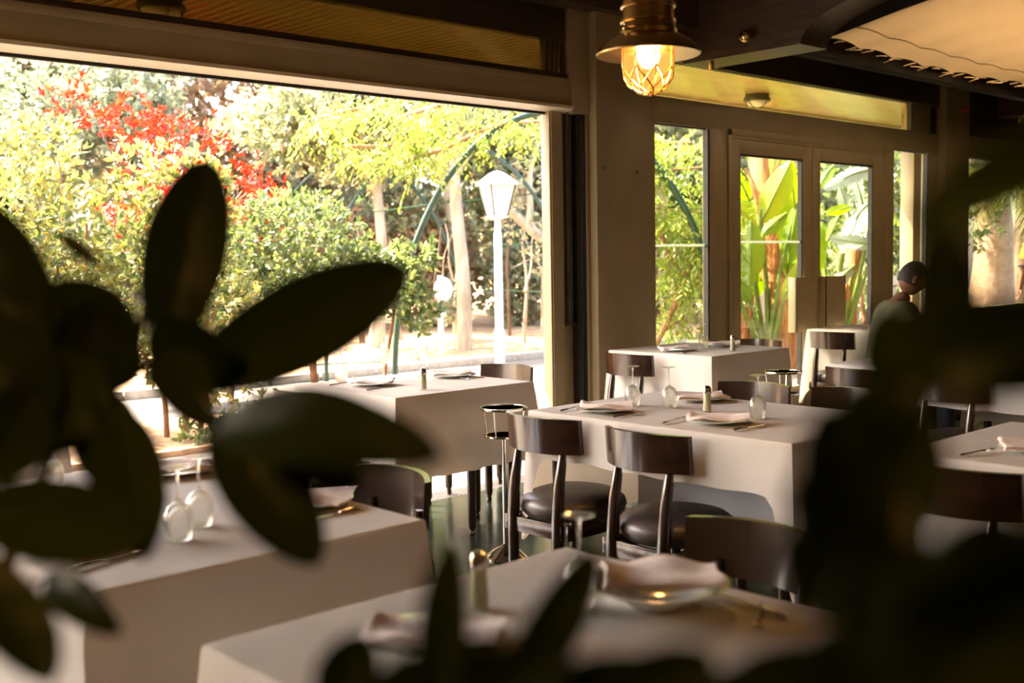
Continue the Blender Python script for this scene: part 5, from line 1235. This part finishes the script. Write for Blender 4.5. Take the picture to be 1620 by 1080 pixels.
# man seated at the shaded table, seen from behind his left shoulder, head bent to the right
pm = thing('person', 'seated man with short dark hair in an olive shirt, head bowed, by the side window', 'person', (8.30, 4.52, FZ), -2.35)
pm.scale = (1.13, 1.13, 1.13)
V = [(0, 0, .52), (0, .02, .72), (0, .05, .92), (0, .09, 1.08), (0, .13, 1.18), (0, .17, 1.23),
     (.17, .10, 1.10), (.25, .22, .88), (.15, .42, .80), (-.17, .10, 1.10), (-.25, .22, .88), (-.13, .42, .80),
     (.10, .02, .50), (.13, .40, .50), (.13, .42, .09), (.13, .50, .05), (-.10, .02, .50), (-.13, .40, .50), (-.13, .42, .09), (-.13, .50, .05)]
E_ = [(0, 1), (1, 2), (2, 3), (3, 4), (4, 5), (3, 6), (6, 7), (7, 8), (3, 9), (9, 10), (10, 11), (0, 12), (12, 13), (13, 14), (14, 15), (0, 16), (16, 17), (17, 18), (18, 19)]
R_ = [(.15, .12), (.14, .11), (.15, .11), (.12, .09), .055, .05, .055, .042, .030, .055, .042, .030, .085, .062, .042, .035, .085, .062, .042, .035]
V2, E2, R2 = list(V), list(E_), list(R_)
hand(V2, E2, R2, 8, V[8], (-.5, .85, -.1), (.85, .5, 0)); hand(V2, E2, R2, 11, V[11], (.5, .85, -.1), (-.85, .5, 0))
skin_mesh('body', V2, E2, R2, 'skin', pm)
skin_mesh('shirt', [V[0], V[1], V[2], V[3], (0, .115, 1.15), V[6], V[7], V[9], V[10]], [(0, 1), (1, 2), (2, 3), (3, 4), (3, 5), (5, 6), (3, 7), (7, 8)], [(.19, .16), (.19, .155), (.20, .15), (.17, .12), .085, .095, .075, .095, .075], 'shirt', pm)
skin_mesh('trousers', [V[0], V[12], V[13], (.13, .42, .14), V[16], V[17], (-.13, .42, .14)], [(0, 1), (1, 2), (2, 3), (0, 4), (4, 5), (5, 6)], [(.17, .13), .10, .078, .062, .10, .078, .062], 'navy', pm)
head(pm, (0, .21, 1.33), .0, -.45)
chair(8.66, 4.62, -0.78, 'dark chair under the seated man, hidden by the dark foliage', G_ch)
table(8.3, 9.3, 2.9, 3.8, 'dark wooden table hidden under its cloth, the table of the seated man')
tag(cloth(8.3, 9.3, 2.9, 3.8, TZ, .5, .5, .6, .5, 77), 'dark shaded tablecloth in front of the seated man', 'tablecloth', 'tablecloths')
# woman / man in yellow standing outside at the right edge
po = thing('person', 'person in a yellow shirt with navy trim standing outside, cut by the right edge', 'person', (13.35, 5.42 + 2.25, GND), 1.0)
po.scale = (1.26, 1.26, 1.26); po.location = (17.72, 6.98 + .0, GND); po.rotation_euler[2] = -.75
V = [(0, 0, .95), (0, 0, 1.12), (0, 0, 1.30), (0, 0, 1.42), (0, 0, 1.50), (0, .01, 1.54),
     (.19, 0, 1.42), (.24, .0, 1.14), (.26, .05, .90), (-.19, 0, 1.42), (-.24, .0, 1.14), (-.26, .05, .90),
     (.10, 0, .90), (.11, .02, .50), (.11, 0, .10), (.11, .13, .04), (-.10, 0, .90), (-.11, .02, .50), (-.11, 0, .10), (-.11, .13, .04)]
V2, E2, R2 = list(V), list(E_), [(.15, .11), (.14, .10), (.16, .11), (.12, .08), .055, .05, .05, .040, .028, .05, .040, .028, .085, .055, .038, .035, .085, .055, .038, .035]
hand(V2, E2, R2, 8, V[8], (.05, .05, -1), (0, 1, 0)); hand(V2, E2, R2, 11, V[11], (-.05, .05, -1), (0, 1, 0))
skin_mesh('body', V2, E2, R2, 'skin', po)
skin_mesh('shirt', [V[0], V[1], V[2], V[3], (0, 0, 1.46), V[6], (.225, 0, 1.24), V[9], (-.225, 0, 1.24)], [(0, 1), (1, 2), (2, 3), (3, 4), (3, 5), (5, 6), (3, 7), (7, 8)], [(.17, .13), (.165, .125), (.18, .13), (.14, .10), .075, .078, .075, .078, .075], 'yellow', po)
skin_mesh('trousers', [V[0], V[12], V[13], V[14], V[16], V[17], V[18]], [(0, 1), (1, 2), (2, 3), (0, 4), (4, 5), (5, 6)], [(.165, .125), .105, .08, .07, .105, .08, .07], 'navy', po)
for s in (-1, 1):
    q = obj('sleeve_trim', MB().lathe([(.076, 0), (.079, .0), (.079, .02), (.076, .02)], n=20), 'navy', po); q.location = (s * .228, 0, 1.17)
head(po, (0, .03, 1.65), 0, 0)

# ================================================================ FOREGROUND PLANTS
LEAF_LEFT = [((0.515,1.085,1.424),(0.584,1.111,1.634),0.086),  # leaves and stems below taken from image pixels at chosen depths
 ((0.527,1.072,1.395),(0.766,0.998,1.511),0.096),
 ((0.357,0.683,1.408),(0.389,0.476,1.409),0.053),
 ((0.471,1.058,1.426),(0.392,1.070,1.503),0.074),
 ((0.476,1.055,1.441),(0.372,1.015,1.441),0.090),
 ((0.400,1.051,1.383),(0.368,1.170,1.585),0.080),
 ((0.397,0.991,1.441),(0.332,0.975,1.359),0.084),
 ((0.404,0.982,1.412),(0.384,0.924,1.325),0.061),
 ((0.392,0.923,1.401),(0.359,0.807,1.295),0.057),
 ((0.259,0.904,1.338),(0.343,0.756,1.324),0.064),
 ((0.430,0.820,1.401),(0.457,0.715,1.288),0.065),
 ((0.324,0.906,1.272),(0.322,0.768,1.255),0.032),
 ((0.217,0.738,1.342),(0.230,0.651,1.276),0.042),
 ((0.553,1.047,1.394),(0.485,1.049,1.463),0.071),
 ((0.490,1.187,1.521),(0.461,1.218,1.557),0.018),
 ((0.315,1.071,1.477),(0.345,0.964,1.370),0.095),
 ((0.445,0.806,1.406),(0.456,0.655,1.358),0.058),
 ((0.336,1.044,1.397),(0.377,0.935,1.374),0.067),
 ((0.343,1.118,1.522),(0.401,1.051,1.389),0.072),
 ((0.343,0.970,1.413),(0.283,0.951,1.348),0.063),
 ((0.401,0.710,1.395),(0.421,0.583,1.407),0.043),
 ((0.492,1.039,1.432),(0.472,0.915,1.371),0.054)]
LEAF_LOW = [((0.321,0.498,1.276),(0.339,0.486,1.320),0.034),
 ((0.334,0.420,1.292),(0.345,0.418,1.384),0.026),
 ((0.320,0.472,1.277),(0.361,0.398,1.323),0.042),
 ((0.361,0.354,1.297),(0.395,0.299,1.336),0.041),
 ((0.389,0.435,1.274),(0.448,0.416,1.358),0.031),
 ((0.345,0.409,1.292),(0.350,0.342,1.350),0.036),
 ((0.360,0.329,1.314),(0.381,0.285,1.348),0.034),
 ((0.368,0.388,1.291),(0.376,0.317,1.339),0.036),
 ((0.358,0.490,1.263),(0.392,0.436,1.315),0.038),
 ((0.385,0.306,1.311),(0.396,0.244,1.345),0.030),
 ((0.341,0.479,1.272),(0.366,0.459,1.305),0.034)]
LEAF_RIGHT = [((0.457,0.155,1.563),(0.417,0.216,1.529),0.027),
 ((0.447,0.208,1.462),(0.445,0.218,1.535),0.025),
 ((0.460,0.171,1.472),(0.403,0.225,1.490),0.038),
 ((0.452,0.152,1.488),(0.414,0.201,1.489),0.029),
 ((0.433,0.220,1.449),(0.426,0.232,1.499),0.032),
 ((0.414,0.213,1.475),(0.427,0.175,1.484),0.025),
 ((0.423,0.223,1.389),(0.376,0.244,1.430),0.054),
 ((0.421,0.228,1.407),(0.387,0.237,1.460),0.046),
 ((0.422,0.214,1.420),(0.395,0.230,1.468),0.038),
 ((0.408,0.223,1.377),(0.372,0.246,1.408),0.038),
 ((0.409,0.210,1.405),(0.415,0.225,1.464),0.038),
 ((0.393,0.197,1.386),(0.351,0.207,1.377),0.056),
 ((0.401,0.162,1.392),(0.342,0.187,1.369),0.074),
 ((0.435,0.158,1.390),(0.371,0.191,1.399),0.054),
 ((0.416,0.146,1.373),(0.345,0.186,1.392),0.067),
 ((0.397,0.188,1.343),(0.321,0.234,1.371),0.035),
 ((0.413,0.204,1.382),(0.376,0.227,1.391),0.045),
 ((0.387,0.198,1.348),(0.362,0.224,1.377),0.043),
 ((0.419,0.142,1.355),(0.376,0.183,1.374),0.069),
 ((0.443,0.152,1.404),(0.411,0.181,1.393),0.041),
 ((0.404,0.154,1.341),(0.372,0.188,1.383),0.069)]
STEM_LEFT = [[(0.178,0.814,1.061),(0.234,0.844,1.189),(0.325,0.976,1.305),(0.400,1.051,1.377),(0.515,1.086,1.428)],
 [(0.515,1.086,1.428),(0.509,1.021,1.406),(0.454,0.866,1.394)],
 [(0.400,1.051,1.377),(0.415,1.040,1.413),(0.412,1.045,1.437),(0.401,1.051,1.389)],
 [(0.471,1.058,1.432),(0.502,1.103,1.480),(0.504,1.172,1.510),(0.474,1.204,1.545)],
 [(0.325,0.976,1.305),(0.280,0.884,1.338),(0.263,0.900,1.338)],
 [(0.253,0.900,1.241),(0.324,0.906,1.272)]]
STEM_LOW = [[(0.359,0.450,1.148),(0.353,0.440,1.266),(0.340,0.428,1.291)],
 [(0.353,0.440,1.266),(0.331,0.488,1.272)],
 [(0.353,0.440,1.266),(0.381,0.402,1.280),(0.374,0.342,1.303),(0.385,0.306,1.308)]]
STEM_RIGHT = [[(0.529,0.161,1.205),(0.425,0.177,1.353),(0.411,0.208,1.394),(0.417,0.219,1.428),(0.432,0.223,1.457),(0.446,0.211,1.470)],
 [(0.411,0.208,1.394),(0.421,0.228,1.407)],
 [(0.446,0.211,1.470),(0.460,0.171,1.472),(0.459,0.148,1.519),(0.458,0.154,1.563)],
 [(0.425,0.177,1.353),(0.428,0.150,1.383)]]
def rubber_leaf(b, t, w, seed, view, mat='lf_rubber'):
    """thick oval leaf from base b to tip t, width w, cupped along a raised midrib, facing roughly the room"""
    b, t = Vector(b), Vector(t); ax = t - b; L = ax.length; y = ax.normalized()
    r = random.Random(seed)
    n = (-view + Vector((r.uniform(-.25, .25), r.uniform(-.25, .25), r.uniform(0, .5)))); n = (n - y * n.dot(y)).normalized(); x = y.cross(n)  # blade turned towards the camera, with a little random tilt
    g = MB(); nu, nv = 10, 22; bow = r.uniform(-.06, .10) * L
    prof = lambda v: (math.sin(PI * min(1, max(0, v)) ** 1.05) ** .56) if 0 < v < 1 else 0
    for lay in (0, 1):
        def fn(u, v):
            s = (u - .5) * 2; hw = w * .5 * prof(v) + .0006
            p = b + y * (L * v) + x * (hw * s) + n * (bow * math.sin(PI * v) + .16 * w * abs(s) ** 1.4 * prof(v) + .004 * L * math.sin(v * 19 + s * 3) - lay * .0009 - (.0012 if abs(s) < .1 else 0))
            return p
        g.grid(fn, nu, nv)
    o = (nu + 1) * (nv + 1)
    ed = [i for i in range(nu + 1)] + [(j + 1) * (nu + 1) - 1 for j in range(1, nv + 1)] + [nv * (nu + 1) + i for i in range(nu - 1, -1, -1)] + [j * (nu + 1) for j in range(nv - 1, 0, -1)]
    for a, c in zip(ed, ed[1:] + ed[:1]): g.f.append((a, c, c + o, a + o))
    return g
def potted(name, label, leaves, stems, px, py, zt, seed, lf='lf_rubber', pot_h=.42, pot_r=.17):
    e = thing(name, label, 'plant', (px, py, FZ)); off = Vector((-px, -py, -FZ))
    pt = obj('pot', MB().lathe([(.0001, 0), (pot_r * .72, 0), (pot_r * .95, pot_h * .85), (pot_r * 1.05, pot_h * .86), (pot_r * 1.05, pot_h), (pot_r * .95, pot_h), (pot_r * .9, pot_h * .9), (.0001, pot_h * .9)], n=32), 'pot', e)
    for i, s in enumerate(stems):
        P = [Vector(p) + off for p in s]
        if i == 0: P = [Vector((0, 0, pot_h * .88)), Vector((P[0].x * .5, P[0].y * .5, (pot_h + P[0].z) / 2))] + P
        n = len(P); r0 = .011 if i == 0 else .0045
        obj('stem', MB().tube(P, [r0 * (1 - .55 * k / max(1, n - 1)) for k in range(n)], 8), 'stem_dark', e)
    for i, (b, t, w) in enumerate(leaves):
        obj('leaf', rubber_leaf(Vector(b) + off, Vector(t) + off, w, seed + i, Vector((b[0], b[1], 0)).normalized()), lf, e, angle=70)
    return e
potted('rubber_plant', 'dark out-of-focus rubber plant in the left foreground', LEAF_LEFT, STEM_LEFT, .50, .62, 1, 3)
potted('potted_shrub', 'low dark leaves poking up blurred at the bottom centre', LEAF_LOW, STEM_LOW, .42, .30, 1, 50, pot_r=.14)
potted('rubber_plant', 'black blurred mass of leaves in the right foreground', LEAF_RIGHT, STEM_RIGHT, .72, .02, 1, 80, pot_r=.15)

# ================================================================ RESCALE
# whole scene, camera included, shrunk to reach real sizes, with the floor at z = 0
SCENE_SCALE = 0.80
for o in [o for o in bpy.data.objects if o.parent is None and o is not cam]:
    if o.type == 'LIGHT' and o.data.type == 'SUN': continue
    o.location = ((o.location.x) * SCENE_SCALE, (o.location.y) * SCENE_SCALE, (o.location.z - FZ) * SCENE_SCALE)
    o.scale = tuple(v * SCENE_SCALE for v in o.scale)
    if o.type == 'LIGHT': o.data.energy *= SCENE_SCALE ** 2; o.data.shadow_soft_size *= SCENE_SCALE
cam.location.z = (EYE - FZ) * SCENE_SCALE
cam_data.dof.focus_distance *= SCENE_SCALE
cam_data.dof.aperture_fstop /= SCENE_SCALE
